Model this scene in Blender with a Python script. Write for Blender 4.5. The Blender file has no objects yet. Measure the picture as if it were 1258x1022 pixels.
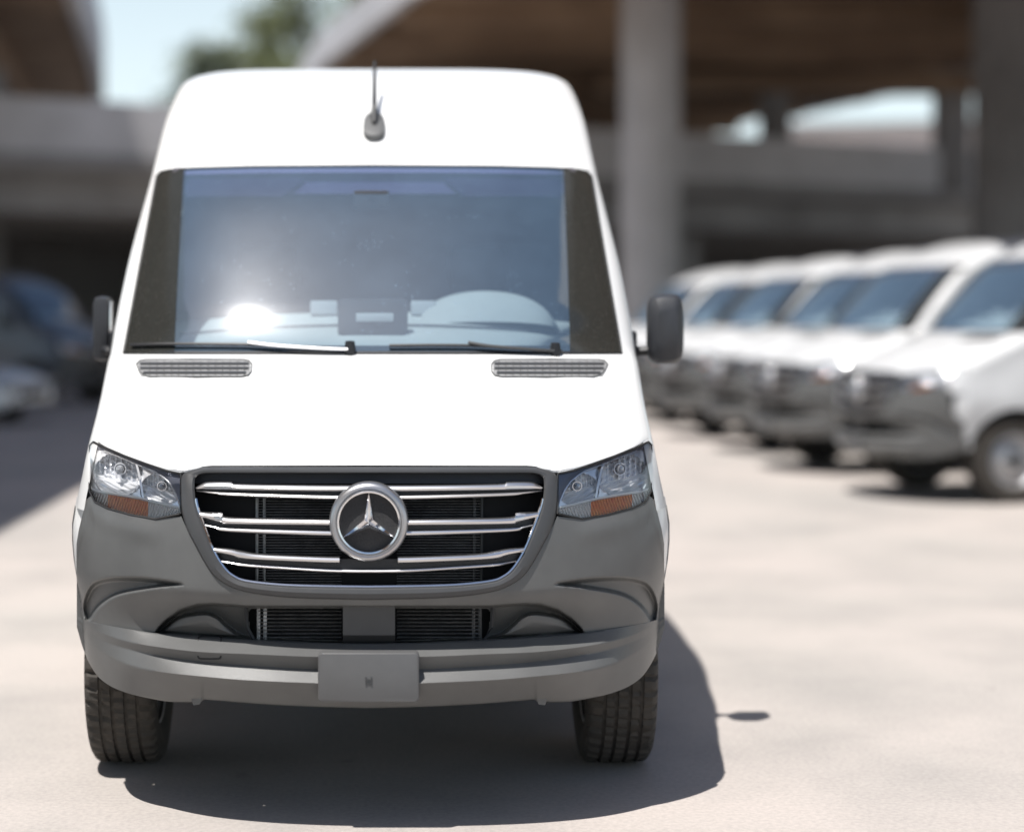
import bpy, bmesh, math, random
import numpy as np
from mathutils import Vector, Matrix
random.seed(7); rng = np.random.default_rng(7)

# ------------------------------------------------------------------ camera, sky, sun, exposure
S = bpy.context.scene
COL = S.collection
F = 2453.0            # focal length in photograph pixels (photograph 1258 px wide)
VX, VY = 482.0, 390.0 # where the straight-ahead ray meets the photograph
HC = 1.55             # camera height
ZF = 6.0              # distance to the van's nose
cam = bpy.data.cameras.new('camera'); co = bpy.data.objects.new('camera', cam); COL.objects.link(co)
co.location = (0, 0, HC); co.rotation_euler = (math.radians(90), 0, 0)
cam.sensor_width = 36; cam.lens = 36 * F / 1258
cam.shift_x = (629 - VX) / 1258; cam.shift_y = -(511 - VY) / 1258
cam.clip_end = 3000; cam.clip_start = 0.05
cam.dof.use_dof = True; cam.dof.focus_distance = 6.28; cam.dof.aperture_fstop = 0.86
S.camera = co
SUN = Vector((-0.25, -0.25, 1.0)).normalized()
w = bpy.data.worlds.new('World'); S.world = w; w.use_nodes = True
nt = w.node_tree; nt.nodes.clear()
sky = nt.nodes.new('ShaderNodeTexSky'); sky.sky_type = 'NISHITA'; sky.sun_disc = False
sky.sun_elevation = math.asin(SUN.z); sky.sun_rotation = math.atan2(SUN.x, SUN.y)
sky.air_density = 1.0; sky.dust_density = 1.0; sky.ozone_density = 1.0
bg = nt.nodes.new('ShaderNodeBackground'); bg.inputs[1].default_value = 0.085
wo = nt.nodes.new('ShaderNodeOutputWorld')
tcw = nt.nodes.new('ShaderNodeTexCoord'); sx = nt.nodes.new('ShaderNodeSeparateXYZ'); nt.links.new(tcw.outputs['Generated'], sx.inputs[0])
mrw = nt.nodes.new('ShaderNodeMapRange'); mrw.interpolation_type = 'SMOOTHSTEP'      # pale haze along the whole horizon
for i_, v_ in enumerate((0.0, 0.42, 0.86, 0.0)): mrw.inputs[i_ + 1].default_value = v_
nt.links.new(sx.outputs['Z'], mrw.inputs[0])
mxw = nt.nodes.new('ShaderNodeMix'); mxw.data_type = 'RGBA'; mxw.inputs[7].default_value = (9.2, 10.6, 11.0, 1)
nt.links.new(mrw.outputs[0], mxw.inputs[0]); nt.links.new(sky.outputs[0], mxw.inputs[6]); nt.links.new(mxw.outputs[2], bg.inputs[0])
nt.links.new(bg.outputs[0], wo.inputs[0])
sl = bpy.data.lights.new('sun', 'SUN'); sl.energy = 5.0; sl.angle = math.radians(0.53); sl.color = (1, 0.965, 0.92)
so = bpy.data.objects.new('sun', sl); COL.objects.link(so)
so.rotation_euler = SUN.to_track_quat('Z', 'Y').to_euler(); so.location = (-10, -10, 40)
S.view_settings.view_transform = 'Standard'; S.view_settings.look = 'None'
S.view_settings.exposure = 0.38; S.view_settings.gamma = 1.0
S.render.engine = 'CYCLES'

# ------------------------------------------------------------------ materials
def nodes(name):
    m = bpy.data.materials.new(name); m.use_nodes = True
    t = m.node_tree; b = t.nodes['Principled BSDF']
    return m, t, b
def pmat(name, col, rough=0.5, metal=0.0, coat=0.0, var=0.0, vscale=6.0, bump=0.0, bscale=200.0, col2=None, spec=0.5):
    m, t, b = nodes(name)
    b.inputs['Base Color'].default_value = (*col, 1); b.inputs['Roughness'].default_value = rough
    b.inputs['Metallic'].default_value = metal; b.inputs['Coat Weight'].default_value = coat
    b.inputs['Specular IOR Level'].default_value = spec
    tc = t.nodes.new('ShaderNodeTexCoord')
    if var > 0 or col2:
        n = t.nodes.new('ShaderNodeTexNoise'); n.inputs['Scale'].default_value = vscale; n.inputs['Detail'].default_value = 6
        n.inputs['Roughness'].default_value = 0.6
        t.links.new(tc.outputs['Object'], n.inputs['Vector'])
        r = t.nodes.new('ShaderNodeValToRGB')
        c2 = col2 or tuple(c * (1 - var) for c in col)
        r.color_ramp.elements[0].position = 0.35; r.color_ramp.elements[1].position = 0.68
        r.color_ramp.elements[0].color = (*c2, 1); r.color_ramp.elements[1].color = (*col, 1)
        t.links.new(n.outputs['Fac'], r.inputs[0]); t.links.new(r.outputs[0], b.inputs['Base Color'])
    if bump > 0:
        n2 = t.nodes.new('ShaderNodeTexNoise'); n2.inputs['Scale'].default_value = bscale; n2.inputs['Detail'].default_value = 3
        t.links.new(tc.outputs['Object'], n2.inputs['Vector'])
        bp = t.nodes.new('ShaderNodeBump'); bp.inputs['Strength'].default_value = bump; bp.inputs['Distance'].default_value = 0.004
        t.links.new(n2.outputs['Fac'], bp.inputs['Height']); t.links.new(bp.outputs[0], b.inputs['Normal'])
    return m
def glass_mat(name, tint, refl, dust, filmcol=(0.55, 0.6, 0.66), rough=0.02, speck=0.0):
    """thin tinted pane: tinted see-through + mirror share + a film of dust with specks"""
    m = bpy.data.materials.new(name); m.use_nodes = True
    t = m.node_tree; t.nodes.clear(); L = t.links.new
    out = t.nodes.new('ShaderNodeOutputMaterial')
    tr = t.nodes.new('ShaderNodeBsdfTransparent'); tr.inputs[0].default_value = (*tint, 1)
    gl = t.nodes.new('ShaderNodeBsdfGlossy'); gl.inputs['Roughness'].default_value = rough
    fr = t.nodes.new('ShaderNodeFresnel'); fr.inputs[0].default_value = 1.5
    ad = t.nodes.new('ShaderNodeMath'); ad.operation = 'ADD'; ad.use_clamp = True; ad.inputs[1].default_value = refl
    L(fr.outputs[0], ad.inputs[0])
    mx = t.nodes.new('ShaderNodeMixShader'); L(ad.outputs[0], mx.inputs[0]); L(tr.outputs[0], mx.inputs[1]); L(gl.outputs[0], mx.inputs[2])
    df = t.nodes.new('ShaderNodeBsdfDiffuse'); df.inputs[0].default_value = (*filmcol, 1)
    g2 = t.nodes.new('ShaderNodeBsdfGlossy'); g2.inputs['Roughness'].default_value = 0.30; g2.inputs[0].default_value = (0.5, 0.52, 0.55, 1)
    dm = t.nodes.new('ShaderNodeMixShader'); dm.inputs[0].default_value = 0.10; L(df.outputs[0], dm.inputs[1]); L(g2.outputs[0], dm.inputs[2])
    tc = t.nodes.new('ShaderNodeTexCoord')
    n = t.nodes.new('ShaderNodeTexNoise'); n.inputs['Scale'].default_value = 5; n.inputs['Detail'].default_value = 7; n.inputs['Roughness'].default_value = 0.65
    L(tc.outputs['Object'], n.inputs['Vector'])
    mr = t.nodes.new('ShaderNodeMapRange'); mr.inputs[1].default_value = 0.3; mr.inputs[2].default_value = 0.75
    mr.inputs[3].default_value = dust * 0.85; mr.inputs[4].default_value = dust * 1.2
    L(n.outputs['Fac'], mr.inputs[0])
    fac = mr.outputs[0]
    if speck > 0:
        v = t.nodes.new('ShaderNodeTexVoronoi'); v.inputs['Scale'].default_value = 60; L(tc.outputs['Object'], v.inputs['Vector'])
        l = t.nodes.new('ShaderNodeMath'); l.operation = 'LESS_THAN'; l.inputs[1].default_value = 0.13; L(v.outputs['Distance'], l.inputs[0])
        g = t.nodes.new('ShaderNodeMath'); g.operation = 'GREATER_THAN'; g.inputs[1].default_value = 0.60
        n3 = t.nodes.new('ShaderNodeTexNoise'); n3.inputs['Scale'].default_value = 9; L(tc.outputs['Object'], n3.inputs['Vector']); L(n3.outputs['Fac'], g.inputs[0])
        mu = t.nodes.new('ShaderNodeMath'); mu.operation = 'MULTIPLY'; L(l.outputs[0], mu.inputs[0]); L(g.outputs[0], mu.inputs[1])
        m2 = t.nodes.new('ShaderNodeMath'); m2.operation = 'MULTIPLY_ADD'; m2.inputs[1].default_value = speck; m2.use_clamp = True
        L(mu.outputs[0], m2.inputs[0]); L(fac, m2.inputs[2]); fac = m2.outputs[0]
    mf = t.nodes.new('ShaderNodeMixShader'); L(fac, mf.inputs[0]); L(mx.outputs[0], mf.inputs[1]); L(dm.outputs[0], mf.inputs[2])
    L(mf.outputs[0], out.inputs[0])
    return m

M = {}
M['paint'] = pmat('white_paint', (0.82, 0.82, 0.81), 0.32, coat=0.5)
M['plastic'] = pmat('grey_plastic', (0.115, 0.116, 0.114), 0.36, var=0.18, vscale=5, bump=0.16, bscale=700)
M['plastic_dark'] = pmat('dark_plastic', (0.055, 0.056, 0.058), 0.42, var=0.15, vscale=7, bump=0.08, bscale=800)
M['black'] = pmat('black_plastic', (0.012, 0.013, 0.016), 0.5, bump=0.05, bscale=500)
M['mirrorshell'] = pmat('mirror_shell', (0.03, 0.032, 0.037), 0.5)
M['ventgrey'] = pmat('vent_grey', (0.30, 0.30, 0.30), 0.5, var=0.3, vscale=60)
M['void'] = pmat('black_cavity', (0.008, 0.008, 0.010), 0.8)
M['chrome'] = pmat('chrome', (0.86, 0.86, 0.87), 0.10, metal=1.0)
M['satin'] = pmat('satin_silver', (0.66, 0.66, 0.67), 0.30, metal=1.0)
M['bezel'] = pmat('bezel_silver', (0.45, 0.45, 0.46), 0.35, metal=0.9)
M['alu'] = pmat('radiator_aluminium', (0.50, 0.50, 0.50), 0.5, metal=0.6, var=0.4, vscale=30)
M['rubber'] = pmat('tyre_rubber', (0.030, 0.028, 0.025), 0.8, var=0.5, vscale=14, bump=0.4, bscale=220, col2=(0.055, 0.047, 0.039))
M['seal'] = pmat('rubber_seal', (0.012, 0.012, 0.013), 0.6)
M['steel'] = pmat('wheel_steel', (0.42, 0.42, 0.43), 0.4, metal=0.7, var=0.2)
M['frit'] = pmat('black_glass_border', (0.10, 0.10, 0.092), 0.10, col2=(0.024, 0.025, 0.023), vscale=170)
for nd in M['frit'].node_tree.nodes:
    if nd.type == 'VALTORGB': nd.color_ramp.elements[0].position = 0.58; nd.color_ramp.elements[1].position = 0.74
M['glass'] = glass_mat('windscreen_glass', (0.74, 0.83, 0.87), 0.20, 0.115, filmcol=(0.30, 0.47, 0.66), rough=0.06, speck=0.30)  # blue sky reflection painted into the colour of the dust film
M['sideglass'] = pmat('tinted_side_glass', (0.010, 0.014, 0.016), 0.04, spec=0.9)
M['lens'] = glass_mat('headlamp_lens', (0.985, 0.985, 0.99), 0.0, 0.006)
M['reflector'] = pmat('lamp_reflector', (0.95, 0.96, 0.98), 0.16, metal=0.55)
M['lampgrey'] = pmat('lamp_inner_grey', (0.16, 0.17, 0.21), 0.3, metal=0.4)
M['amber'] = pmat('amber_plastic', (1.0, 0.42, 0.09), 0.25, spec=0.6, col2=(0.95, 0.26, 0.06), vscale=40)
M['ribclear'] = pmat('clear_ribs', (0.92, 0.90, 0.89), 0.2, metal=0.2)
M['bulb'] = pmat('bulb_glass', (0.55, 0.57, 0.6), 0.05, metal=0.3, coat=1.0)
M['dash'] = pmat('dashboard_plastic', (0.60, 0.63, 0.62), 0.65, var=0.1, bump=0.1, bscale=500)
M['dashdark'] = pmat('dashboard_dark', (0.045, 0.048, 0.055), 0.55)
M['trimlight'] = pmat('light_trim', (0.80, 0.82, 0.83), 0.35)
M['headliner'] = pmat('headliner_cloth', (0.16, 0.15, 0.17), 0.9)
M['visor'] = pmat('visor_vinyl', (0.07, 0.06, 0.10), 0.8); M['headertrim'] = pmat('header_trim_cloth', (0.26, 0.25, 0.31), 0.85)
M['seatcloth'] = pmat('seat_cloth', (0.035, 0.036, 0.04), 0.9, bump=0.3, bscale=300)
M['redlens'] = pmat('red_lens', (0.35, 0.015, 0.012), 0.15, coat=0.5)
M['tintband'] = glass_mat('sunshade_tint', (0.55, 0.52, 0.72), 0.0, 0.06, filmcol=(0.40, 0.36, 0.58))

# ------------------------------------------------------------------ mesh helpers
def mk(name, V, Fc, mat, parent=None, smooth=True, sharp=None, loc=None, rot=None):
    me = bpy.data.meshes.new(name)
    me.from_pydata([tuple(map(float, v)) for v in V], [], [tuple(int(i) for i in f) for f in Fc])
    me.materials.append(mat if not isinstance(mat, str) else M[mat])
    bm = bmesh.new(); bm.from_mesh(me)
    bmesh.ops.remove_doubles(bm, verts=bm.verts, dist=1e-5)
    bmesh.ops.recalc_face_normals(bm, faces=bm.faces)
    bm.to_mesh(me); bm.free()
    if smooth:
        for p in me.polygons: p.use_smooth = True
        me.set_sharp_from_angle(angle=math.radians(sharp if sharp else 38))
    o = bpy.data.objects.new(name, me); COL.objects.link(o)
    if parent: o.parent = parent
    if loc is not None: o.location = loc
    if rot is not None: o.rotation_euler = rot
    return o
def empty(name, loc=(0, 0, 0), rz=0, parent=None):
    o = bpy.data.objects.new(name, None); COL.objects.link(o); o.location = loc; o.rotation_euler = (0, 0, rz)
    o.empty_display_size = 0.2
    if parent: o.parent = parent
    return o
def tag(o, label, cat, group=None, kind=None):
    o['label'] = label
    if cat: o['category'] = cat
    if group: o['group'] = group
    if kind: o['kind'] = kind
    return o
def grid_faces(n, m, base=0, closed_n=False):
    f = []
    for i in range(n - (0 if closed_n else 1)):
        i2 = (i + 1) % n
        for j in range(m - 1):
            f.append((base + i * m + j, base + i2 * m + j, base + i2 * m + j + 1, base + i * m + j + 1))
    return f
class MB:
    def __init__(s): s.v = []; s.f = []
    def add(s, V, Fc):
        b = len(s.v); s.v += [tuple(v) for v in V]; s.f += [tuple(i + b for i in f) for f in Fc]; return s
    def box(s, a, b, bev=0.0):
        bm = bmesh.new(); bmesh.ops.create_cube(bm, size=1)
        for v in bm.verts: v.co = Vector(((a[i] + b[i]) / 2 + v.co[i] * (b[i] - a[i]) for i in range(3)))
        if bev > 0: bmesh.ops.bevel(bm, geom=list(bm.edges), offset=bev, segments=2, affect='EDGES', profile=0.6)
        bm.verts.index_update()
        s.add([v.co[:] for v in bm.verts], [[v.index for v in f.verts] for f in bm.faces]); bm.free(); return s
    def tube(s, pts, r, seg=8, flat=1.0):
        pts = [Vector(p) for p in pts]; n = len(pts); rr = r if isinstance(r, (list, tuple)) else [r] * n
        V = []
        for i, p in enumerate(pts):
            d = (pts[min(i + 1, n - 1)] - pts[max(i - 1, 0)]).normalized()
            a = d.cross(Vector((0, 0, 1))) if abs(d.z) < 0.95 else d.cross(Vector((1, 0, 0)))
            a.normalize(); b = d.cross(a)
            for k in range(seg):
                t = 2 * math.pi * k / seg; V.append(p + a * math.cos(t) * rr[i] + b * math.sin(t) * rr[i] * flat)
        f = []
        for i in range(n - 1):
            for k in range(seg): f.append((i * seg + k, i * seg + (k + 1) % seg, (i + 1) * seg + (k + 1) % seg, (i + 1) * seg + k))
        f.append(tuple(range(seg))); f.append(tuple((n - 1) * seg + k for k in range(seg)))
        return s.add(V, f)
    def lathe(s, prof, seg=32, axis='x', c=(0, 0, 0)):
        V = []
        for a, r in prof:
            for k in range(seg):
                t = 2 * math.pi * k / seg
                if axis == 'x': V.append((c[0] + a, c[1] + r * math.cos(t), c[2] + r * math.sin(t)))
                elif axis == 'y': V.append((c[0] + r * math.cos(t), c[1] + a, c[2] + r * math.sin(t)))
                else: V.append((c[0] + r * math.cos(t), c[1] + r * math.sin(t), c[2] + a))
        f = []
        for i in range(len(prof) - 1):
            for k in range(seg): f.append((i * seg + k, i * seg + (k + 1) % seg, (i + 1) * seg + (k + 1) % seg, (i + 1) * seg + k))
        return s.add(V, f)
    def prism(s, poly, z0, z1):   # poly in xy, extruded in z
        n = len(poly); V = [(x, y, z0) for x, y in poly] + [(x, y, z1) for x, y in poly]
        f = [tuple(range(n)), tuple(range(n, 2 * n))] + [(i, (i + 1) % n, n + (i + 1) % n, n + i) for i in range(n)]
        return s.add(V, f)
    def obj(s, name, mat, parent=None, smooth=True, sharp=None, **k): return mk(name, s.v, s.f, mat, parent, smooth, sharp, **k)

def pchip(xs, ys):
    xs = np.array(xs, float); ys = np.array(ys, float); h = np.diff(xs); dl = np.diff(ys) / h
    m = np.zeros_like(xs); m[0] = dl[0]; m[-1] = dl[-1]
    for i in range(1, len(xs) - 1):
        if dl[i - 1] * dl[i] > 0:
            a = 2 * h[i] + h[i - 1]; b = h[i] + 2 * h[i - 1]; m[i] = (a + b) / (a / dl[i - 1] + b / dl[i])
    def f(x):
        x = np.clip(np.asarray(x, float), xs[0], xs[-1]); i = np.clip(np.searchsorted(xs, x) - 1, 0, len(xs) - 2)
        t = (x - xs[i]) / h[i]
        return (ys[i] * (2*t**3 - 3*t**2 + 1) + m[i] * h[i] * (t**3 - 2*t**2 + t) + ys[i+1] * (-2*t**3 + 3*t**2) + m[i+1] * h[i] * (t**3 - t**2))
    return f
def tab(s): return pchip(*zip(*s))
def lin(s):
    a, b = zip(*s); return lambda x: np.interp(np.asarray(x, float), a, b)

# ------------------------------------------------------------------ the van's skin: depth behind the nose as a function of (x, z)
Dc = tab([(0, 0), (.7, 0), (.85, .012), (1.0, .045), (1.08, .085), (1.105, .12), (1.14, .20), (1.2, .34), (1.3, .60), (1.38, .82), (1.425, .955),
          (1.45, .985), (1.6, 1.11), (1.8, 1.285), (2.0, 1.475), (2.125, 1.615), (2.2, 1.70), (2.35, 1.88), (2.46, 2.08), (2.56, 2.32), (2.625, 2.65), (2.665, 3.05), (2.69, 3.5)])
Wf = tab([(.2, .92), (.35, .93), (.5, .945), (.62, .955), (.75, .978), (.85, .985), (.95, .972), (1.1, .945), (1.2, .945), (1.43, .958), (1.7, .935), (2.12, .878),
          (2.3, .865), (2.42, .856), (2.5, .848), (2.567, .836), (2.61, .815), (2.64, .785), (2.67, .73), (2.69, .65)])
Rf = tab([(.2, .62), (.9, .62), (1.1, .55), (1.3, .46), (1.43, .36), (1.7, .33), (2.12, .30), (2.3, .32), (2.42, .35), (2.56, .40), (2.65, .46), (2.69, .5)])
Nf = tab([(.2, 2.5), (1.1, 2.5), (1.4, 2.8), (2.2, 2.8), (2.45, 3.4), (2.6, 5.0), (2.69, 6.0)])
Wb = tab([(.3, .95), (.5, .985), (.7, .995), (1.0, 1.0), (1.4, .995), (1.7, .97), (2.1, .93), (2.4, .888), (2.55, .862), (2.61, .83), (2.64, .80), (2.67, .74), (2.69, .66)])
def D(x, z):
    t = np.clip(np.abs(x) / Wf(z), 0, .992)
    return Dc(z) + Rf(z) * (1 - np.sqrt(1 - t ** Nf(z)))
def pt(u, y, off=0.0):
    """a photograph pixel (u from the van's centre line, y down) to the van's skin, moved out by off metres"""
    u, y, off = np.broadcast_arrays(np.asarray(u, float), np.asarray(y, float), np.asarray(off, float))
    Z = np.full(u.shape, ZF + .4)
    for _ in range(70):
        Z = Z * .45 + .55 * (ZF + D(u * Z / F, HC - (y - VY) * Z / F) - off)
    return np.stack([u * Z / F, Z - ZF, HC - (y - VY) * Z / F], -1)
def slab(name, P, mat, parent, thick=0.0, sharp=None):
    """grid of points (n,m,3) -> sheet, or closed slab when thick > 0 (thickness goes back along the van)"""
    n, m, _ = P.shape; V = P.reshape(-1, 3); f = grid_faces(n, m)
    if thick > 0:
        B = (P + np.array([0, thick, 0])).reshape(-1, 3); k = n * m; V = np.concatenate([V, B])
        f += [tuple(q + k for q in reversed(a)) for a in grid_faces(n, m)]
        for i in range(n - 1):
            for j in (0, m - 1): f.append((i*m+j, (i+1)*m+j, (i+1)*m+j+k, i*m+j+k))
        for j in range(m - 1):
            for i in (0, n - 1): f.append((i*m+j, i*m+j+1, i*m+j+1+k, i*m+j+k))
    return mk(name, V, f, mat, parent, True, sharp)
def polyres(p, n):
    p = np.array(p, float); s = np.linspace(0, len(p) - 1, n); i = np.clip(s.astype(int), 0, len(p) - 2); t = (s - i)[:, None]
    return p[i] * (1 - t) + p[i + 1] * t
def catmull(p, k=6):
    p = np.array(p, float); out = []
    for i in range(len(p) - 1):
        a, b, c, d = p[max(i-1, 0)], p[i], p[i+1], p[min(i+2, len(p)-1)]
        for t in np.linspace(0, 1, k, endpoint=False):
            out.append(.5 * (2*b + (c-a)*t + (2*a-5*b+4*c-d)*t*t + (3*b-3*c+d-a)*t**3))
    out.append(p[-1]); return np.array(out)
def sdpoly(U, Y, poly):
    """signed distance to a polygon, positive inside"""
    p = np.array(poly, float); d = np.full(U.shape, 1e9); ins = np.zeros(U.shape, bool)
    for a, b in zip(p, np.roll(p, -1, 0)):
        e = b - a; wx = U - a[0]; wy = Y - a[1]
        t = np.clip((wx * e[0] + wy * e[1]) / (e @ e + 1e-9), 0, 1)
        d = np.minimum(d, np.hypot(wx - t * e[0], wy - t * e[1]))
        c = ((a[1] > Y) != (b[1] > Y)) & (U < (b[0] - a[0]) * (Y - a[1]) / (b[1] - a[1] + 1e-12) + a[0]); ins ^= c
    return np.where(ins, d, -d)
def sstep(x): x = np.clip(x, 0, 1); return x * x * (3 - 2 * x)

# ------------------------------------------------------------------ setting materials
def ground_material():
    m, t, b = nodes('concrete_ground'); L = t.links.new
    tc = t.nodes.new('ShaderNodeTexCoord')
    def noise(sc, det=8, ro=.6):
        n = t.nodes.new('ShaderNodeTexNoise'); n.inputs['Scale'].default_value = sc; n.inputs['Detail'].default_value = det; n.inputs['Roughness'].default_value = ro
        L(tc.outputs['Object'], n.inputs['Vector']); return n.outputs['Fac']
    def ramp(f, a, ca, bb, cb):
        r = t.nodes.new('ShaderNodeValToRGB'); r.color_ramp.elements[0].position = a; r.color_ramp.elements[1].position = bb
        r.color_ramp.elements[0].color = (*ca, 1); r.color_ramp.elements[1].color = (*cb, 1); L(f, r.inputs[0]); return r.outputs[0]
    def mix(mode, fac, a, bb):
        x = t.nodes.new('ShaderNodeMix'); x.data_type = 'RGBA'; x.blend_type = mode
        if isinstance(fac, float): x.inputs[0].default_value = fac
        else: L(fac, x.inputs[0])
        L(a, x.inputs[6]); L(bb, x.inputs[7]); return x.outputs[2]
    base = ramp(noise(.22, 5), .35, (.40, .375, .35), .68, (.475, .425, .395))
    stain = ramp(noise(.9, 8, .65), .30, (.80, .81, .82), .58, (1, 1, 1))
    c = mix('MULTIPLY', 1.0, base, stain)
    fine = ramp(noise(55, 6, .7), .30, (.80, .80, .80), .62, (1.05, 1.04, 1.03))
    c = mix('MULTIPLY', 1.0, c, fine)
    spots = ramp(noise(4.5, 3, .5), .70, (1, 1, 1), .80, (.74, .73, .72))
    c = mix('MULTIPLY', 1.0, c, spots)
    L(c, b.inputs['Base Color']); b.inputs['Roughness'].default_value = .88
    bp = t.nodes.new('ShaderNodeBump'); bp.inputs['Strength'].default_value = .35; bp.inputs['Distance'].default_value = .006
    L(noise(120, 4, .7), bp.inputs['Height']); L(bp.outputs[0], b.inputs['Normal'])
    return m
def concrete(name, c, c2):
    return pmat(name, c, .85, var=.3, vscale=.45, bump=.4, bscale=6, col2=c2)
M['ground'] = ground_material()
M['conc'] = concrete('viaduct_concrete', (.34, .33, .325), (.23, .22, .215))
M['concwarm'] = concrete('weathered_soffit', (.34, .235, .155), (.20, .13, .085))  # brown mottled concrete for deck undersides and girders
M['conclight'] = concrete('parapet_concrete', (.62, .605, .61), (.46, .45, .45))

# ------------------------------------------------------------------ ground
g = MB(); g.add([(-700, -300, 0), (700, -300, 0), (700, 1100, 0), (-700, 1100, 0)], [(0, 1, 2, 3)])
gr = g.obj('ground', 'ground', smooth=False); gr['kind'] = 'structure'
gr['label'] = 'pale stained concrete of the parking yard'

# ------------------------------------------------------------------ viaducts
def sweep(path, width_l, width_r, z0, z1):
    """deck along a plan path, offset to left and right"""
    path = [Vector((x, y, 0)) for x, y in path]; Lp = []; Rp = []
    for i, p in enumerate(path):
        d = (path[min(i+1, len(path)-1)] - path[max(i-1, 0)]).normalized(); n = Vector((-d.y, d.x, 0))
        Lp.append(p + n * width_l); Rp.append(p - n * width_r)
    poly = [(p.x, p.y) for p in Rp] + [(p.x, p.y) for p in reversed(Lp)]
    V = []; n = len(path)
    for p, q in zip(Rp, Lp): V += [(p.x, p.y, z0), (q.x, q.y, z0), (q.x, q.y, z1), (p.x, p.y, z1)]
    f = [(0, 1, 2, 3), tuple(4*(n-1)+k for k in range(4))]
    for i in range(n - 1):
        for k in range(4): f.append((4*i+k, 4*i+(k+1) % 4, 4*i+4+(k+1) % 4, 4*i+4+k))
    return V, f
def swept(name, path, wl, wr, z0, z1, mat, parent):
    V, f = sweep(path, wl, wr, z0, z1); return mk(name, V, f, mat, parent, True, 30)
def column(name, x, y, r, z0, z1, mat, parent, seg=28, cap=None, flare=0.0):
    b = MB(); prof = [(z0, .001), (z0, r), (z1 - (1.6 if flare else .02), r)]
    if flare: prof += [(z1 - .8, r * (1 + flare * .35)), (z1, r * (1 + flare))]
    prof += [(z1, .001)]
    b.lathe(prof, seg, 'z', (x, y, 0)); return b.obj(name, mat, parent)

# lower viaduct: runs across behind the yard, a little further away on the right
lv = empty('lower_viaduct', (0, 50, 0)); lv.location = (0, 0, 0)
tag(lv, 'low concrete viaduct crossing behind the parked vehicles, with parapet and girder', 'viaduct')
def lp(X, back=0.0):        # front line of the lower deck in plan, moved back
    d = Vector((20, 11)).normalized(); n = Vector((-d.y, d.x)); p = Vector((1.5, 51.5)) + d * X + n * back
    return (p.x, p.y)
line = [lp(-75), lp(-30), lp(0), lp(30), lp(80)]
swept('deck_slab', line, 30, 0, 4.95, 5.35, 'conc', lv)
swept('parapet', line, .28, .06, 5.352, 6.62, 'conclight', lv)
swept('edge_girder', line, 1.9, -1.1, 4.05, 4.948, 'conc', lv)
swept('kerb_band', line, .3, .16, 5.06, 5.30, 'conc', lv)
for k in range(4):
    l2 = [lp(a, 6 + 6.5 * k) for a in (-75, 0, 80)]
    swept('girder', l2, .5, .5, 4.05, 4.948, 'conc', lv)
for X in (-42, -27, -13.5, 10, 24, 38):
    for b_ in (3.5, 22):
        x, y = lp(X, b_); column('column', x, y, .55, 0, 4.06, 'conc', lv)
for X in (-33, -20, -6.5, 6.5, 19, 32, 46):          # parapet pilasters
    x, y = lp(X, -.10); swept('parapet_joint', [lp(X - .12, -.07), lp(X + .12, -.07)], .02, .05, 5.36, 6.60, 'conc', lv)

# upper viaduct on the right, standing above the lower one
uv = empty('upper_viaduct'); tag(uv, 'high concrete viaduct with brown girdered underside on tall round columns', 'viaduct')
poly = [(5.0, 7), (34, 7), (34, 52), (19.5, 54.5), (14.9, 73), (13, 93), (-6, 93), (-1.9, 59), (.5, 47), (2.5, 40), (4.3, 33)]
b = MB(); b.prism(poly, 9.35, 9.9); b.obj('deck_slab', 'concwarm', uv, smooth=False)
def beam(name, a, c, wd, z0, z1, mat, parent):
    a = Vector(a); c = Vector(c); d = (c - a).normalized(); n = Vector((-d.y, d.x)) * wd / 2
    m_ = MB(); m_.prism([(a+n)[:], (c+n)[:], (c-n)[:], (a-n)[:]], z0, z1); return m_.obj(name, mat, parent, smooth=False)
beam('fascia', (4.9, 7), (4.2, 33), .30, 9.0, 9.95, 'conclight', uv); beam('fascia', (4.2, 33), (.4, 47), .30, 9.0, 9.95, 'conclight', uv); beam('fascia', (.4, 47), (-2.0, 59), .30, 9.0, 9.95, 'conclight', uv); beam('fascia', (-2.0, 59), (-6.1, 93), .30, 9.0, 9.95, 'conclight', uv)
beam('fascia', (5.0, 6.9), (34, 6.9), .30, 9.0, 10.7, 'conclight', uv)
beam('fascia', (14.95, 73.1), (19.7, 54.6), .30, 8.95, 10.2, 'conclight', uv)
for k, yy in enumerate((11, 15.5, 20, 24.5, 29, 34, 39, 42.5, 49.5, 53.5, 57.0, 63.0, 67, 72, 78, 84)):
    x0 = float(np.interp(yy, (7, 33, 47, 59, 93), (5.2, 4.5, .7, -1.7, -5.7))); x1 = 33 if yy < 53 else (18.6 - (yy - 56) * .24 if yy < 73 else 13.5)
    beam('girder', (x0, yy), (x1, yy), .42, 8.75, 9.352, 'concwarm', uv)
beam('bent_cap', (6.2, 60.2), (18, 59.6), 1.5, 8.25, 8.752, 'concwarm', uv)
column('column', 5.95, 46.0, .69, 0, 9.36, 'conclight', uv, 40)
column('column', 15.0, 47.5, 1.15, 0, 9.36, 'conc', uv, 40)
for X_, Y_ in ((15.5, 13), (15.5, 30)): column('column', X_, Y_, .7, 0, 9.36, 'conclight', uv, 40)
for X, Y, w_ in ((11.5, 60.0, .84), (16.8, 60.0, .95)):
    m_ = MB(); m_.box((X - w_/2, Y - .4, 5.3), (X + w_/2, Y + .4, 8.3), .05); m_.obj('upper_post', 'conc', uv)

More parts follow.
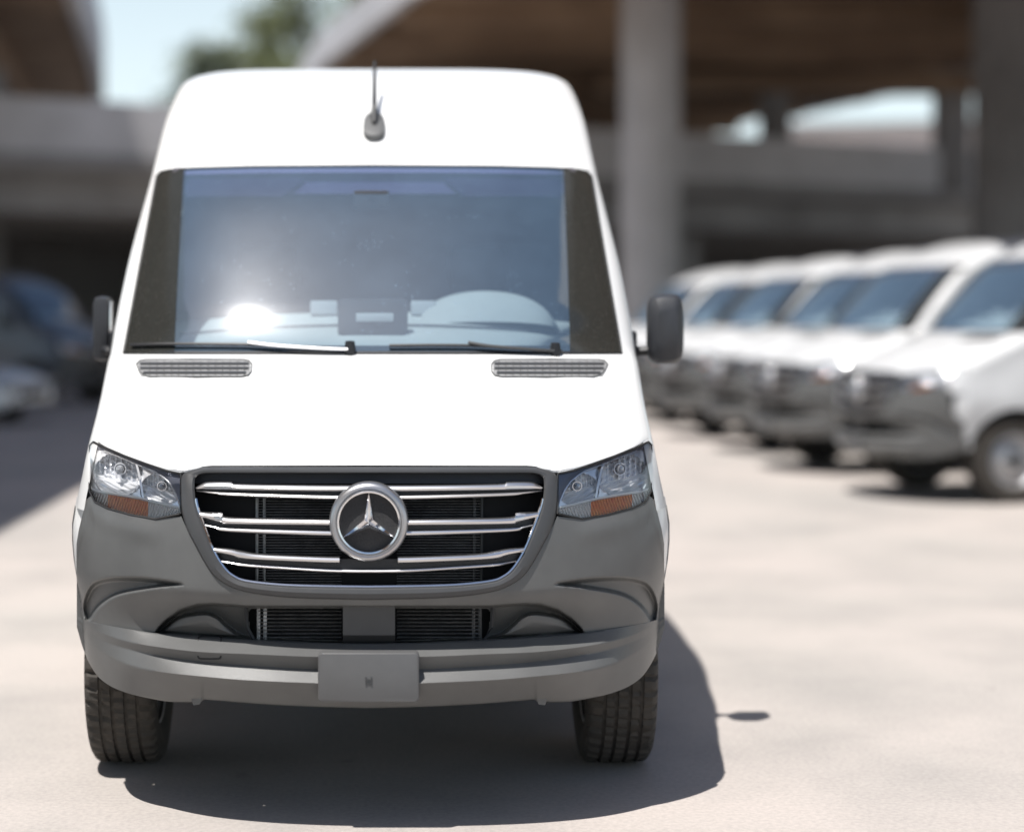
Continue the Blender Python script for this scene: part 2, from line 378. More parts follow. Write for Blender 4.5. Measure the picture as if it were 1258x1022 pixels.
# curved ramp overhead on the left; its shadow lies on the yard
rp = empty('curved_ramp'); tag(rp, 'elevated curved ramp with brown underside and pale fascia, shading the yard beside the van', 'ramp')
edge = catmull([(-5.8, -26), (-5.75, 0), (-5.75, 13), (-5.8, 22), (-6.3, 34), (-7.6, 47), (-10.3, 69), (-16, 96)], 6)
swept('deck_slab', [tuple(p) for p in edge], 11, 0, 9.0, 9.5, 'concwarm', rp)
swept('fascia', [tuple(p) for p in edge], .02, .30, 8.8, 10.5, 'conclight', rp)
for k in range(3):
    swept('girder', [tuple(p) for p in edge], 2.6 + 3 * k + .4, -(2.2 + 3 * k), 8.3, 9.002, 'concwarm', rp)
for x, y in ((-13, 18), (-14.5, 40), (-11.2, 54.5), (-18.5, 70), (-11.3, -8)):
    column('column', x, y, .6, 0, 8.35, 'conc', rp)

# retaining wall in the dark under the lower viaduct
rw = MB(); a0 = Vector(lp(-75, 29.2)); a1 = Vector(lp(80, 29.2)); d = (a1 - a0).normalized(); n = Vector((-d.y, d.x)) * .5
rw.prism([a0[:], a1[:], (a1 + n)[:], (a0 + n)[:]], 0, 5.0)
tag(rw.obj('retaining_wall', 'conc', smooth=False), 'long concrete retaining wall in the dark under the low viaduct', 'wall')

# pale far building seen through the gap between the decks
fb = empty('far_building', (52, 178, 0), math.radians(-12)); tag(fb, 'pale pinkish distant building seen through the gap between the decks', 'building')
M['bld'] = pmat('pale_render', (.55, .48, .45), .9, var=.15, vscale=.3); M['bldroof'] = pmat('roof_felt', (.25, .24, .24), .9)
m_ = MB(); m_.box((-18, 0, 0), (18, 22, 18.5)); m_.obj('wall', 'bld', fb, smooth=False)
m_ = MB(); m_.box((-18.5, -.5, 18.502), (18.5, 22.5, 19.1)); m_.obj('roof', 'bldroof', fb, smooth=False)
for i in range(6):
    for j in range(4):
        m_ = MB(); m_.box((-16 + i * 5.4, -.06, 2.6 + 4 * j), (-12.9 + i * 5.4, .05, 4.5 + 4 * j)); m_.obj('window', 'sideglass', fb, smooth=False)

# ------------------------------------------------------------------ trees beyond the viaduct
M['bark'] = pmat('bark', (.13, .10, .075), .9, var=.4, vscale=5, bump=.5, bscale=20)
M['leaf'] = pmat('leaf_green', (.17, .19, .07), .6, var=.5, vscale=1.2, col2=(.09, .11, .05))
M['leaf2'] = pmat('leaf_grey_green', (.16, .19, .12), .6, var=.4, vscale=1.0, col2=(.10, .12, .08))
def tree(x, y, h, cr, mat, label, seed, nclump=46, low=.42):
    r = random.Random(seed); root = empty('tree', (x, y, 0)); tag(root, label, 'tree', 'trees beyond the viaduct')
    tb = MB(); top = Vector((r.uniform(-.5, .5), r.uniform(-.5, .5), h * .78))
    tb.tube([(0, 0, -.1), (0.1, 0, h * .25), top * .62, top], [h*.026, h*.021, h*.014, h*.004], 10)
    cl = []
    for k in range(nclump):
        a = r.uniform(0, 6.283); zz = r.uniform(low, 1.0); rad = cr * math.sqrt(max(.05, 1 - ((zz - .62) / .42) ** 2)) * r.uniform(.35, 1.0)
        cl.append(Vector((math.cos(a) * rad, math.sin(a) * rad, zz * h)))
    for c in cl[:14]:
        s = Vector((0, 0, min(c.z * .7, h * .6))); tb.tube([s, s.lerp(c, .55) + Vector((0, 0, .3)), c], [h*.010, h*.006, h*.002], 6)
    tb.obj('trunk', 'bark', root)
    V = []; f = []
    for c in cl:
        rc = r.uniform(.5, 1.0) * cr * .36
        for q in range(150):
            p = c + Vector((r.gauss(0, 1), r.gauss(0, 1), r.gauss(0, .75))) * rc * .55
            a = Vector((r.uniform(-1, 1), r.uniform(-1, 1), r.uniform(-1, 1))).normalized(); bb = a.orthogonal().normalized(); s = r.uniform(.10, .22)
            k = len(V); V += [p - a * s, p + bb * s * .6, p + a * s, p - bb * s * .6]; f.append((k, k+1, k+2, k+3))
    mk('crown', V, f, mat, root, False)
tree(-3.0, 96, 19.5, 5.0, 'leaf', 'tall green tree whose crown rises beside the upper viaduct edge', 3, 60, .5)
tree(-8.7, 99, 14.6, 3.4, 'leaf2', 'grey-green rounded tree standing lower, left of the tall tree', 5)
tree(-6.0, 103, 15.2, 3.2, 'leaf', 'dark green bushy tree filling in between the two others', 9)

# ------------------------------------------------------------------ the van
XC = (453 - VX) * ZF / F
van = empty('white_van', (XC, ZF, 0))
tag(van, 'white high-roof cargo van with grey bumper and chrome barred grille, parked head-on', 'van')

# --- body shell: rings of plan curves at increasing heights
def ring(z, nphi=26):
    wf, dc, R, n, wb = (float(f(z)) for f in (Wf, Dc, Rf, Nf, Wb))
    P = []
    for ph in np.linspace(0, math.pi / 2, nphi):
        P.append((wf * math.sin(ph) ** (2 / n), dc + R * (1 - math.cos(ph))))
    d0 = dc + R; d1 = d0 + 1.0
    for s in np.linspace(0, 1, 7)[1:]:
        P.append((wf + (wb - wf) * sstep(s), d0 + (d1 - d0) * s))
    end = 5.93 - max(0, z - 2.0) * .10
    for s in np.linspace(0, 1, 14)[1:]:
        P.append((wb, d1 + (end - .12 - d1) * s))
    for a in (.35, .8, 1.2, 1.5708): P.append((wb - .12 * (1 - math.cos(a)), end - .12 + .12 * math.sin(a)))
    P.append((0, end))
    return [(x, d_, z) for x, d_ in P]
def shell(name, levels, keep, cap=False):
    V = []; f = []; Rr = [ring(z) for z in levels]; m = len(Rr[0])
    for s in (1, -1):
        b0 = len(V)
        for r_ in Rr: V += [(x * s, d_, z) for x, d_, z in r_]
        for i in range(len(levels) - 1):
            for j in range(m - 1):
                zc = (levels[i] + levels[i+1]) / 2; ph = (j + .5) / 25 * 90
                xc = (Rr[i][j][0] + Rr[i+1][j+1][0]) / 2
                if keep(zc, ph, xc, j): f.append((b0+i*m+j, b0+i*m+j+1, b0+(i+1)*m+j+1, b0+(i+1)*m+j))
        if cap:
            c = len(V); V.append((0, 4.2, 2.705)); b = b0 + (len(levels) - 1) * m
            for j in range(m - 1): f.append((b + j, b + j + 1, c))
    return mk(name, V, f, 'paint', van, True, 50)
lv1 = [.93, .98, 1.03, 1.08, 1.13, 1.17, 1.22, 1.28, 1.34, 1.39, 1.418, 1.45] + list(np.linspace(1.5, 2.05, 12)) + [2.10, 2.125]
def keep_body(z, ph, x, j):
    if z < 1.17 and ph < 68: return False
    if 1.45 < z < 2.10 and ph < 90 and x < .735: return False
    return True
shell('body', lv1, keep_body)
shell('roof', [2.125, 2.16, 2.2, 2.25, 2.3, 2.35, 2.4, 2.45, 2.5, 2.54, 2.57, 2.6, 2.62, 2.64, 2.655, 2.667, 2.677, 2.685, 2.69], lambda *a: True, True)

# --- lower sides with wheel arches, one per side
AX_F, AX_R, TR = 1.0, 4.665, .36
def side_x(dd, z):
    wf, wb, d0 = float(Wf(z)), float(Wb(z)), float(Dc(z) + Rf(z)); return wf + (wb - wf) * float(sstep((dd - d0) / 1.0))
def side_bottom(dd):
    zb = .40
    for ax in (AX_F, AX_R):
        q = .435 ** 2 - (dd - ax) ** 2
        if q > 0: zb = max(zb, TR + math.sqrt(q))
    return zb
for s in (1, -1):
    dds = sorted(set(list(np.linspace(.575, 5.81, 60)) + [ax + .435 * math.cos(t) for ax in (AX_F, AX_R) for t in np.linspace(.02, 3.12, 30) if ax + .435 * math.cos(t) > .575]))
    P = []
    for dd in dds:
        zb = side_bottom(dd); row = []
        for v in np.linspace(0, 1, 9):
            z = zb + (.932 - zb) * v
            wf, wb, d0 = float(Wf(z)), float(Wb(z)), float(Dc(z) + Rf(z))
            x = wf + (wb - wf) * float(sstep((dd - d0) / 1.0))
            row.append((s * x, dd, z))
        P.append(row)
    slab('side_panel', np.array(P), 'paint', van, 0)
    P = []
    for z in np.linspace(.46, .96, 12):
        wf, dc, R, nn = (float(f(z)) for f in (Wf, Dc, Rf, Nf)); pm = math.acos(1 - (.60 - dc) / R)
        P.append([(s * (wf * math.sin(a) ** (2 / nn) - .040 + .043 * ((a - 1.3) / (pm - 1.3)) ** .5), dc + R * (1 - math.cos(a)), z) for a in np.linspace(1.30, pm, 12)])
    slab('fender', np.array(P), 'paint', van, 0)
    # arch lip and liner
    for ax in (AX_F, AX_R):
        Pl = []
        for t in np.linspace(.32, math.pi - .32, 28):
            dd = ax + .43 * math.cos(t); z = TR + .43 * math.sin(t)
            Pl.append([(s * xx, dd, z) for xx in (.94, .80, .62)])
        slab('wheel_arch_liner', np.array(Pl), 'void', van, 0)
    # black rubbing strip, door handle, window glass, door seams
    m_ = MB(); m_.box((s * .992 - .012, 2.0, .62), (s * .992 + .014, 4.15, .76), .01); m_.obj('side_moulding', 'plastic_dark', van)
    P = []
    for v in np.linspace(0, 1, 8):
        z = 1.44 + .58 * v; a = 1.66 + .34 * v ** 1.2; e = 2.42
        P.append([(s * (side_x(q, z) + .003), q, z) for q in np.linspace(a, e, 8)])
    wdw = slab('door_window', np.array(P), 'sideglass', van, 0)
    m_ = MB(); m_.box((s * 1.0 - .01, 2.28, 1.20), (s * 1.0 + .022, 2.50, 1.245), .012); m_.obj('door_handle', 'plastic_dark', van)
    for dd in (2.55,):
        m_ = MB(); m_.tube([(s * (side_x(dd, z) - .001), dd, z) for z in np.linspace(.5, 2.1, 14)], .004, 5); m_.obj('door_seam', 'seal', van)
    m_ = MB(); m_.box((s * .90 - .07, 5.86, 1.0), (s * .90 + .07, 5.945, 1.55), .02); m_.obj('tail_light', 'redlens', van)
P = np.array([[(x, 5.925, z) for z in (.40, .94)] for x in (-.88, .88)]); slab('rear_sill', P, 'paint', van, .02)
m_ = MB(); m_.box((-.95, 5.80, .36), (.95, 6.0, .56), .03); m_.obj('rear_bumper', 'plastic', van)
m_ = MB(); m_.box((-.62, .46, .36), (.62, 5.7, .60), .04); m_.obj('underbody', 'void', van)
m_ = MB(); m_.tube([(-.8, AX_F, TR), (.8, AX_F, TR)], .05, 10); m_.obj('front_axle', 'void', van)
m_ = MB(); m_.box((-.60, .55, .62), (.60, 1.35, 1.02), .05); m_.obj('engine_block', 'void', van)

P = []
for x in np.linspace(-.93, .93, 61):
    d0 = float(D(x, .82)) + (.17 if abs(x) < .6 else .17 - .13 * min(1, (abs(x) - .6) / .08)); P.append([(x, d_, .815) for d_ in np.linspace(min(d0, 1.4), 1.45, 6)])
slab('splash_shield', np.array(P), 'void', van, .0)  # unseen dark plate added to keep sun from leaking through the nose
# --- hood
yf = lin([(0, 572), (195, 572.5), (205, 573.5), (214, 577), (226, 581), (232, 581), (250, 577), (275, 568.5), (300, 559.5), (325, 549), (341, 540)])
s_ = np.linspace(-1, 1, 121); P = []
for v, off in [(0, -.05), (0, -.012), (.004, .0), (.02, .006)] + [(q, .007) for q in np.linspace(.08, .96, 14)] + [(.99, .006), (1.0, .0), (1.0, -.03)]:
    uu = s_ * (341 + (317 - 341) * v); y0 = yf(np.abs(s_) * 341); P.append(pt(uu, y0 + (434.5 - y0) * v, off))
hood = slab('hood', np.stack(P, 1), 'paint', van, 0, 60)

# --- wind deflector / hood vents
for s in (1, -1):
    v0 = empty('hood_vent', parent=van)
    oc = [(147, 447), (151, 442.5), (158, 441), (220, 440.5), (276, 441), (285, 442), (290, 447), (287, 454), (281, 460), (273, 462.5), (215, 463), (160, 462.5), (151, 460.5), (147.5, 456)]
    oc = np.array(oc + [oc[0]])
    cu = np.array([(220 + (p[0] - 220) * k, 452 + (p[1] - 452) * k) for k in (1,) for p in oc])
    rings = []
    for k, off in ((1.03, .0), (1.02, .018), (.985, .022), (.965, .018), (.955, .004)):
        q = np.array([(219 + (p[0] - 219) * (1 - (1 - k) * .32), 452 + (p[1] - 452) * k) for p in oc]); rings.append(pt(q[:, 0] * s, q[:, 1], off))
    slab('vent_frame', np.stack(rings, 1), 'plastic', v0, 0, 40)
    q = np.array([(219 + (p[0] - 219) * .985, 452 + (p[1] - 452) * .955) for p in oc[:-1]])
    ub = np.linspace(149, 288, 30); sh = np.array([2.6, 0, 0, 1.2, 4.5])
    slab('vent_mesh', np.stack([pt((ub + (ub < 152) * e_ * .5 - (ub > 285) * e_) * s, yb_ + 0 * ub, .0125) for yb_, e_ in zip((442, 446, 452, 457, 462), sh)], 1), 'ventgrey', v0, 0)
    for yy in (446.5, 452, 457.5):
        us = np.linspace(151 if yy < 455 else 154, 285 if yy < 455 else 281, 26)
        slab('slat', np.stack([pt(us * s, yy - 1.7 + 0 * us, .013), pt(us * s, yy - 1.2 + 0 * us, .022), pt(us * s, yy + .9 + 0 * us, .022), pt(us * s, yy + 1.4 + 0 * us, .013)], 1), 'plastic_dark', v0, 0)
    rb = MB()
    for uu in np.arange(156, 282, 9.0):
        a = pt(uu * s, 443.5, .018); c = pt(uu * s, 461.0, .018); rb.tube([a, c], .0014, 4)
    rb.obj('vent_rib', 'plastic', v0)['kind'] = 'stuff'

# --- windscreen: glass, border bands with painted dark reflection, tint strip
ytop = lin([(0, 204.0), (150, 205.0), (220, 207.0), (255, 209.5), (262, 211.5), (267, 217)])
def ws(u_half_b, u_half_t, yb, n=61, m=30, off=.010):
    s = np.linspace(-1, 1, n)[:, None]; v = np.linspace(0, 1, m)[None, :]
    uh = u_half_b + (u_half_t - u_half_b) * v; U = s * uh; yt = ytop(np.abs(s) * u_half_t) if yb is None else ytop(np.abs(s) * u_half_t)
    return U, 433.5 + (yt - 433.5) * v, off
U, Y, o_ = ws(305.5, 267, None)
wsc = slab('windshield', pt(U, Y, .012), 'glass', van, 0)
def wedge(u): return 305.5 + (267 - 305.5) * u          # outer half-width by v
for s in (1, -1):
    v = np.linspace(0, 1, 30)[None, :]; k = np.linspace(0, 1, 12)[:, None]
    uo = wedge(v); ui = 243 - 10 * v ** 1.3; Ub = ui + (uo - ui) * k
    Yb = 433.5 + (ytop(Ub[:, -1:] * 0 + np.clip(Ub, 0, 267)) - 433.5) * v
    slab('border_band', pt(Ub * s, Yb, .0145), 'frit', wsc, 0)  # dark overpass reflection painted over the glass sides, with dirt specks
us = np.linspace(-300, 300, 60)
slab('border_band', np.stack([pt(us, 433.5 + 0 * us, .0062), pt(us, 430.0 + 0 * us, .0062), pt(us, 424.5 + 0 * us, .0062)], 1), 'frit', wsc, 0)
us = np.linspace(-235, 235, 60)
slab('tint_strip', np.stack([pt(us, ytop(np.abs(us)) + 1 + (238 - ytop(np.abs(us))) * q, .0068) for q in (0, .25, .5, .75, 1)], 1), 'tintband', wsc, 0)
# rubber seal along the outline
b_ = MB(); vv = np.linspace(0, 1, 40)
out_ = [(-wedge(q), 433.5 + (ytop(267) - 433.5) * q) for q in vv] + [(q, float(ytop(abs(q)))) for q in np.linspace(-262, 262, 50)] + [(wedge(q), 433.5 + (ytop(267) - 433.5) * q) for q in vv[::-1]]
b_.tube([pt(a, c, .010) for a, c in out_], .0055, 6); b_.obj('seal', 'seal', wsc)
us = np.linspace(-306, 306, 60); slab('cowl_strip', np.stack([pt(us, 436.0 + 0 * us, -.004), pt(us, 434.5 + 0 * us, .012), pt(us, 431.5 + 0 * us, .014)], 1), 'black', van, .02)

# --- wipers
def wpt(px, y, off): return pt(px - 457.0, y, off)
for name, blade, arm in (('w', [(160, 423.5), (220, 422.5), (300, 423), (360, 425.5), (424, 429)], [(430, 429), (395, 428), (340, 424.5), (305, 420.5)]),
                         ('w', [(478, 424.5), (540, 424), (590, 425), (640, 428.5), (690, 431.5)], [(682, 431), (640, 428), (600, 424.5), (575, 420.5)])):
    wr = empty('wiper', parent=van)
    b_ = MB(); b_.tube([wpt(x, y, .030) for x, y in catmull(blade, 4)], .0075, 6, .8); b_.obj('blade', 'black', wr)
    b_ = MB(); b_.tube([wpt(x, y, .044) for x, y in catmull(arm, 4)], .0055, 6); b_.obj('arm', 'satin' if arm[0][0] < 500 else 'plastic_dark', wr)
    b_ = MB(); c = wpt(*arm[0], .03); b_.lathe([(-.02, .001), (-.02, .017), (.0, .02), (.028, .016), (.03, .001)], 14, 'z', c); b_.obj('pivot_cap', 'black', wr)

# --- aerial on the forehead
an = empty('antenna', parent=van)
c = pt(0, 158, 0); tx = (Vector(pt(0, 150, 0)) - Vector(pt(0, 166, 0))).normalized(); nrm = Vector((0, -tx.z, tx.y)); b_ = MB()
V = []; f = []; prof = [(1.0, -.01), (1.0, .012), (.90, .022), (.80, .023), (.6, .024), (.2, .025)]
for sc, h in prof:
    for t in np.linspace(0, 2 * math.pi, 28, endpoint=False):
        ct, st_ = math.cos(t), math.sin(t); lx = .044 * math.copysign(abs(ct) ** .6, ct) * sc; ly = .088 * math.copysign(abs(st_) ** .55, st_) * sc; lx *= 1 - .26 * abs(st_) ** 3 if ly < 0 else 1 - .16 * st_
        p = Vector(c) + Vector((lx, 0, 0)) + tx * ly + nrm * h; V.append(p)
n28 = 28
for i in range(len(prof) - 1):
    for k in range(n28): f.append((i*n28+k, i*n28+(k+1) % n28, (i+1)*n28+(k+1) % n28, (i+1)*n28+k))
f.append(tuple(range((len(prof)-1)*n28, len(prof)*n28))); mk('antenna_base', V, f, 'plastic', an)
b_ = MB(); p0 = Vector(c) + tx * .015 + nrm * .030; b_.tube([p0 - tx * .02, p0 + tx * .01 + nrm * .006, p0 + tx * .04 + nrm * .022, p0 + tx * .06 + nrm * .036], [.009, .0145, .013, .006], 14); b_.obj('antenna_joint', 'plastic_dark', an)
b_ = MB(); p1 = p0 + tx * .05 + nrm * .03; b_.tube([p1, p1 + Vector((0, .13, .11)), p1 + Vector((0, .21, .20))], [.010, .008, .006], 8); b_.obj('mast', 'black', an)

# --- grille
gr_ = empty('grille', parent=van)
GO = catmull([(0, 573.5), (120, 573.5), (195, 573.5), (210, 575), (224, 579.5), (231, 586), (232.5, 600), (231, 625), (224, 650), (215, 668), (203, 690), (190, 708), (172, 720), (152, 727), (120, 732), (80, 735), (0, 737)], 5)
GI = catmull([(0, 581), (120, 581), (190, 581), (205, 582), (212, 585), (214.5, 590), (214.5, 603), (212, 622), (204, 646), (194, 671), (186, 687), (176, 701), (166, 709), (152, 714.5), (115, 719), (70, 721), (0, 722)], 5)
def both(p): p = np.array(p); q = p[::-1][1:-1] * np.array([-1, 1]); return np.concatenate([p, q, p[:1]])
GOb, GIb = both(GO), both(GI)
rows = []
for k, off in ((0, -.03), (0, .004), (.12, .012), (.5, .016), (.85, .012), (1, .004), (1.0, -.06)):
    q = GOb * (1 - k) + GIb * k; rows.append(pt(q[:, 0], q[:, 1], off))
slab('frame', np.stack(rows, 1), 'plastic_dark', gr_, 0, 30)
i0 = 33; q = GI[i0:]; q = np.concatenate([q, (q[::-1] * np.array([-1, 1]))[1:]])
b_ = MB(); b_.tube([pt(a * .996, c - 1.2, .004) for a, c in q], .0042, 6); b_.obj('chrome_trim', 'chrome', gr_)
# dark back of the grille
n = 60; us = np.linspace(-222, 222, n); P = [pt(us, 575 + (728 - 575) * k + 0 * us, -.13) for k in np.linspace(0, 1, 20)]
slab('backing', np.stack(P, 1), 'void', gr_, 0)
us = np.linspace(-214, 214, 60)      # blanking strip below the hood edge and behind the bars
slab('blanking_panel', np.stack([pt(us, 579 + 0*us, -.02), pt(us, 594 + 0*us, -.03), pt(us, 596 + 0*us, -.06)], 1), 'black', gr_, .01)
def gsolid(u, y, off=0.0): return pt(u, y, off)
def bar(upper, lower, name, off, bulge, mat, thick=.03):
    """chrome bar between two edge lines, with a swelling front"""
    A = catmull(upper, 8); B = catmull(lower, 8); rows = []
    for k, o2 in ((0, off - .022), (0, off), (.22, off + bulge * .8), (.5, off + bulge), (.8, off + bulge * .7), (1, off - .002), (1, off - .022)):
        q = A * (1 - k) + B * k; rows.append(pt(q[:, 0], q[:, 1], o2))
    return slab(name, np.stack(rows, 1), mat, gr_, 0, 35)
HB = [  # (u, top, bottom) of the broad bar ; (u, top, bottom) of the thin bar
 ([(0, 596.5, 603.5), (60, 596.5, 603.5), (158, 595, 602), (170, 592.5, 601.5), (197, 592.5, 601), (206, 595, 600.5), (213, 599.3, 600.5)],
  [(0, 608, 613), (60, 607.8, 612.8), (167, 604.6, 609), (190, 603.6, 606.2), (212.5, 601.8, 603.2)]),
 ([(0, 638.5, 645.5), (60, 638.2, 645.2), (168, 636, 644), (181, 631, 642), (197, 629.6, 638), (208, 629, 634.5)],
  [(0, 651.5, 658), (60, 651, 657.5), (170, 648, 653), (190, 646, 648.5), (204.5, 643, 645)]),
 ([(36, 684.5, 691.5), (60, 684, 691), (130, 681, 688), (157, 677, 686), (170, 674.5, 682), (190.5, 673, 677.5)],
  [(0, 699.5, 703), (40, 699, 702.5), (80, 697, 700.5), (152, 692, 695.5), (170, 690, 692.3), (183, 688, 689.5)])]
for bi, (broad, thin) in enumerate(HB):
    def full(t):
        t = np.array(t, float); 
        return np.concatenate([(t[::-1] * np.array([-1, 1, 1]))[:-1] if t[0, 0] == 0 else (t[::-1] * np.array([-1, 1, 1])), t])
    if bi < 2:
        T = full(broad) + np.array([0, -.7, .7]); bar(T[:, :2], T[:, [0, 2]], 'grille_bar', .003, .011, 'satin')
    else:
        for s in (1, -1):
            T = np.array(broad) * np.array([s, 1, 1]) + np.array([0, -.7, .7]); bar(T[:, :2], T[:, [0, 2]], 'grille_bar', .003, .011, 'satin')
    T = full(thin) + np.array([0, .1, .6]); bar(T[:, :2], T[:, [0, 2]], 'thin_grille_bar', -.004, .007, 'satin')
    # black louvre that carries the pair of bars
    T0 = full([(a, bb, cc) for a, bb, cc in (broad if bi < 2 else [(0, 684.5, 691.5)] + broad)]); T1 = full(thin)
    uu = np.linspace(-205 + 16 * (bi == 2), 205 - 16 * (bi == 2), 60)
    yt_ = np.interp(uu, T0[:, 0], T0[:, 1]); yb_ = np.interp(uu, T1[:, 0], T1[:, 2])
    slab('louvre', np.stack([pt(uu, yt_ + 2.0, -.045), pt(uu, yt_ + 2.0, -.010), pt(uu, yb_ - 1.0, -.013), pt(uu, yb_ + 1, -.045)], 1), 'black', gr_, 0)
# radiator core behind the bars and the lower intake
rc = MB()
def fins(u0, u1, y0, y1, step, off):
    for yy in np.arange(y0, y1, step):
        us = np.linspace(u0, u1, 10)
        for s in (1, -1):
            A = np.stack([pt(us * s, yy + 0*us, off), pt(us * s, yy + .9 + 0*us, off + .003), pt(us * s, yy + 1.0 + 0*us, off - .008)], 1)
            rc.add(A.reshape(-1, 3), grid_faces(10, 3))
fins(34, 136, 608, 723, 3.4, -.115)
rc.obj('radiator_core', 'alu', gr_)['kind'] = 'stuff'
for s in (1, -1):
    for uu in (129, 138):
        b_ = MB(); b_.tube([pt(uu * s, yy, -.118) for yy in (606, 650, 700, 722)], .005, 6); b_.obj('radiator_bracket', 'alu' if s < 0 else 'plastic_dark', gr_)

# --- round star badge
em = empty('star_emblem', parent=gr_)
EC = np.array(pt(0, 640.5, .0)); ez = EC[2]; ed = EC[1] - .022
b_ = MB(); b_.lathe([(.06, .119), (.012, .1195), (.0, .117), (-.006, .112), (-.008, .106), (-.004, .099), (.004, .096)], 72, 'y', (0, ed, ez)); b_.obj('bezel', 'bezel', em)
b_ = MB(); b_.lathe([(.006, .0975), (-.010, .0965), (-.014, .0935), (-.013, .0895), (-.006, .087), (.006, .0865)], 72, 'y', (0, ed, ez)); b_.obj('ring', 'chrome', em)
b_ = MB(); b_.lathe([(.004, .09), (.002, .06), (.001, .0005)], 64, 'y', (0, ed, ez))
M['badge'] = pmat('badge_mesh', (.010, .010, .013), .6, col2=(.028, .028, .03), vscale=260, bump=.9, bscale=420)
b_.obj('backing_disc', 'badge', em)
V = [(0, ed - .026, ez)]; f = []
for k in range(3):
    a = math.pi / 2 + k * 2.0944
    V.append((.0895 * math.cos(a), ed - .010, ez + .0895 * math.sin(a)))
for k in range(3):
    a = math.pi / 2 + 1.0472 + k * 2.0944
    V.append((.0155 * math.cos(a), ed - .009, ez + .0155 * math.sin(a)))
for k in range(3):
    f += [(0, 1 + k, 4 + k), (0, 4 + k, 1 + (k + 1) % 3)]
V2 = V + [(x, ed + .003, z) for x, y, z in V]
hullb = [(1, 4), (4, 2), (2, 5), (5, 3), (3, 6), (6, 1)]
f += [(a, c, c + 7, a + 7) for a, c in hullb]
mk('star', V2, f, 'chrome', em, False)

# --- bumper: one displaced sheet on the van's skin
UB = np.concatenate([np.arange(0, 330, 1.5), np.arange(330, 361.1, 1.0)])
btop = lin([(0, 737), (80, 735), (120, 732), (152, 727), (172, 720), (190, 708), (203, 690), (215, 668), (224, 650), (231, 634), (234, 634.5), (262, 638), (293, 633), (322, 625), (338, 617), (343, 609), (347, 612), (353, 630), (358, 650), (361, 668)])
bbot = tab([(0, 869.5), (61, 868), (125, 865), (196, 859.5), (203, 859), (207, 862.3), (240, 862), (271, 857.5), (309, 847), (332, 833), (345, 815), (353, 797), (361, 770)])
rows_ = dict(L=[(0, 791), (61, 790), (152, 786), (200, 783), (263, 777.5), (300, 772), (333, 766), (349, 762), (361, 757)],
             a=[(0, 807), (61, 806.5), (152, 803), (200, 801), (263, 794), (300, 787), (333, 776), (349, 767), (361, 760)],
             b=[(0, 823), (61, 822), (152, 817), (200, 813), (263, 804), (300, 796), (333, 784), (349, 773), (361, 763)],
             c=[(0, 841), (61, 839), (152, 835), (200, 831), (263, 824), (300, 815), (333, 797), (349, 782), (361, 766)])
rL, ra, rb_, rc_ = (tab(rows_[k]) for k in 'Labc')
cuts = [btop(UB), rL(UB) - .35, rL(UB), ra(UB), rb_(UB), rc_(UB), np.maximum(bbot(UB), rc_(UB) + .6)]
cuts = [np.maximum(c_, btop(UB) + k_ * .05) for k_, c_ in enumerate(cuts)]
Yg = np.concatenate([c0[:, None] + (c1 - c0)[:, None] * np.linspace(0, 1, k_, endpoint=False)[None, :] for c0, c1, k_ in zip(cuts[:-1], cuts[1:], (104, 2, 9, 9, 10, 14))] + [cuts[-1][:, None]], 1)
Ug = np.repeat(UB[:, None], Yg.shape[1], 1)
def bumper_inset(U, Y):
    """metres behind the plain skin"""
    fd = 1 - .97 * sstep((U - 225) / 125)
    yL, ya, yb, yc, yd = rL(U), ra(U), rb_(U), rc_(U), bbot(U)
    g_ = np.zeros(U.shape)
    def seg(y0, y1, g0, g1):
        t = np.clip((Y - y0) / np.maximum(y1 - y0, .5), 0, 1); return g0 + (g1 - g0) * t
    lower = np.where(Y < ya, seg(yL, ya, .062, .0), np.where(Y < yb, seg(ya, yb, .0, .022), np.where(Y < yc, seg(yb, yc, .022, -.022), seg(yc, yd, -.022, .06))))
    lower = lower * fd
    up = .078 * fd * sstep((Y - (yL - 60)) / 56)        # the cheek tucks in towards the ledge
    up = up - .009 * np.exp(-((Y - btop(U) - 14) / 14) ** 2) * sstep((U - 232) / 60)
    up = up + .012 * sstep((Y - 640) / 8) * 0
    # crescent crease round the corner
    cres = [(351, 764), (353, 742), (343, 719), (323, 710.5), (290, 709), (255, 712), (228, 718), (265, 723), (308, 731), (331, 745), (343, 762)]
    sd = sdpoly(U, Y, catmull(cres + cres[:1], 6)[:-1]); up = up + .046 * sstep((sd + 1.0) / 6.0)
    # intake and lamp scoop
    rec = [(-5, 744), (150, 744), (168, 742.5), (190, 741), (210, 742), (232, 748.5), (249, 760), (259, 770), (264, 777.5)] + [(a, float(rL(a)) - .8) for a in (240, 200, 152, 61, -5)]
    sd = sdpoly(U, Y, rec); up = up + .085 * sstep((sd + .6) / 3.2)
    pan = [(257, 776), (246, 765), (236, 758), (220, 753.5), (200, 752), (186, 757), (176, 766), (162, 777), (146, 783.5)]
    pan = pan + [(200, 782.2), (240, 779)]
    sd = sdpoly(U, Y, catmull(pan + pan[:1], 5)[:-1]); up = up - .062 * sstep((sd + 1) / 5) - .018 * sstep(sd / 14)
    return np.where(Y < yL, up, lower)
ins = bumper_inset(Ug, Yg)
Pb = pt(Ug, Yg, -ins + .004)
n, m = Ug.shape; V = []; f = []
Pr = Pb.reshape(-1, 3); Pl = Pr * np.array([-1, 1, 1])
hole = sdpoly(Ug, Yg, [(-9, 747), (146, 747), (150, 752), (146, 783), (-9, 788)]) > 0
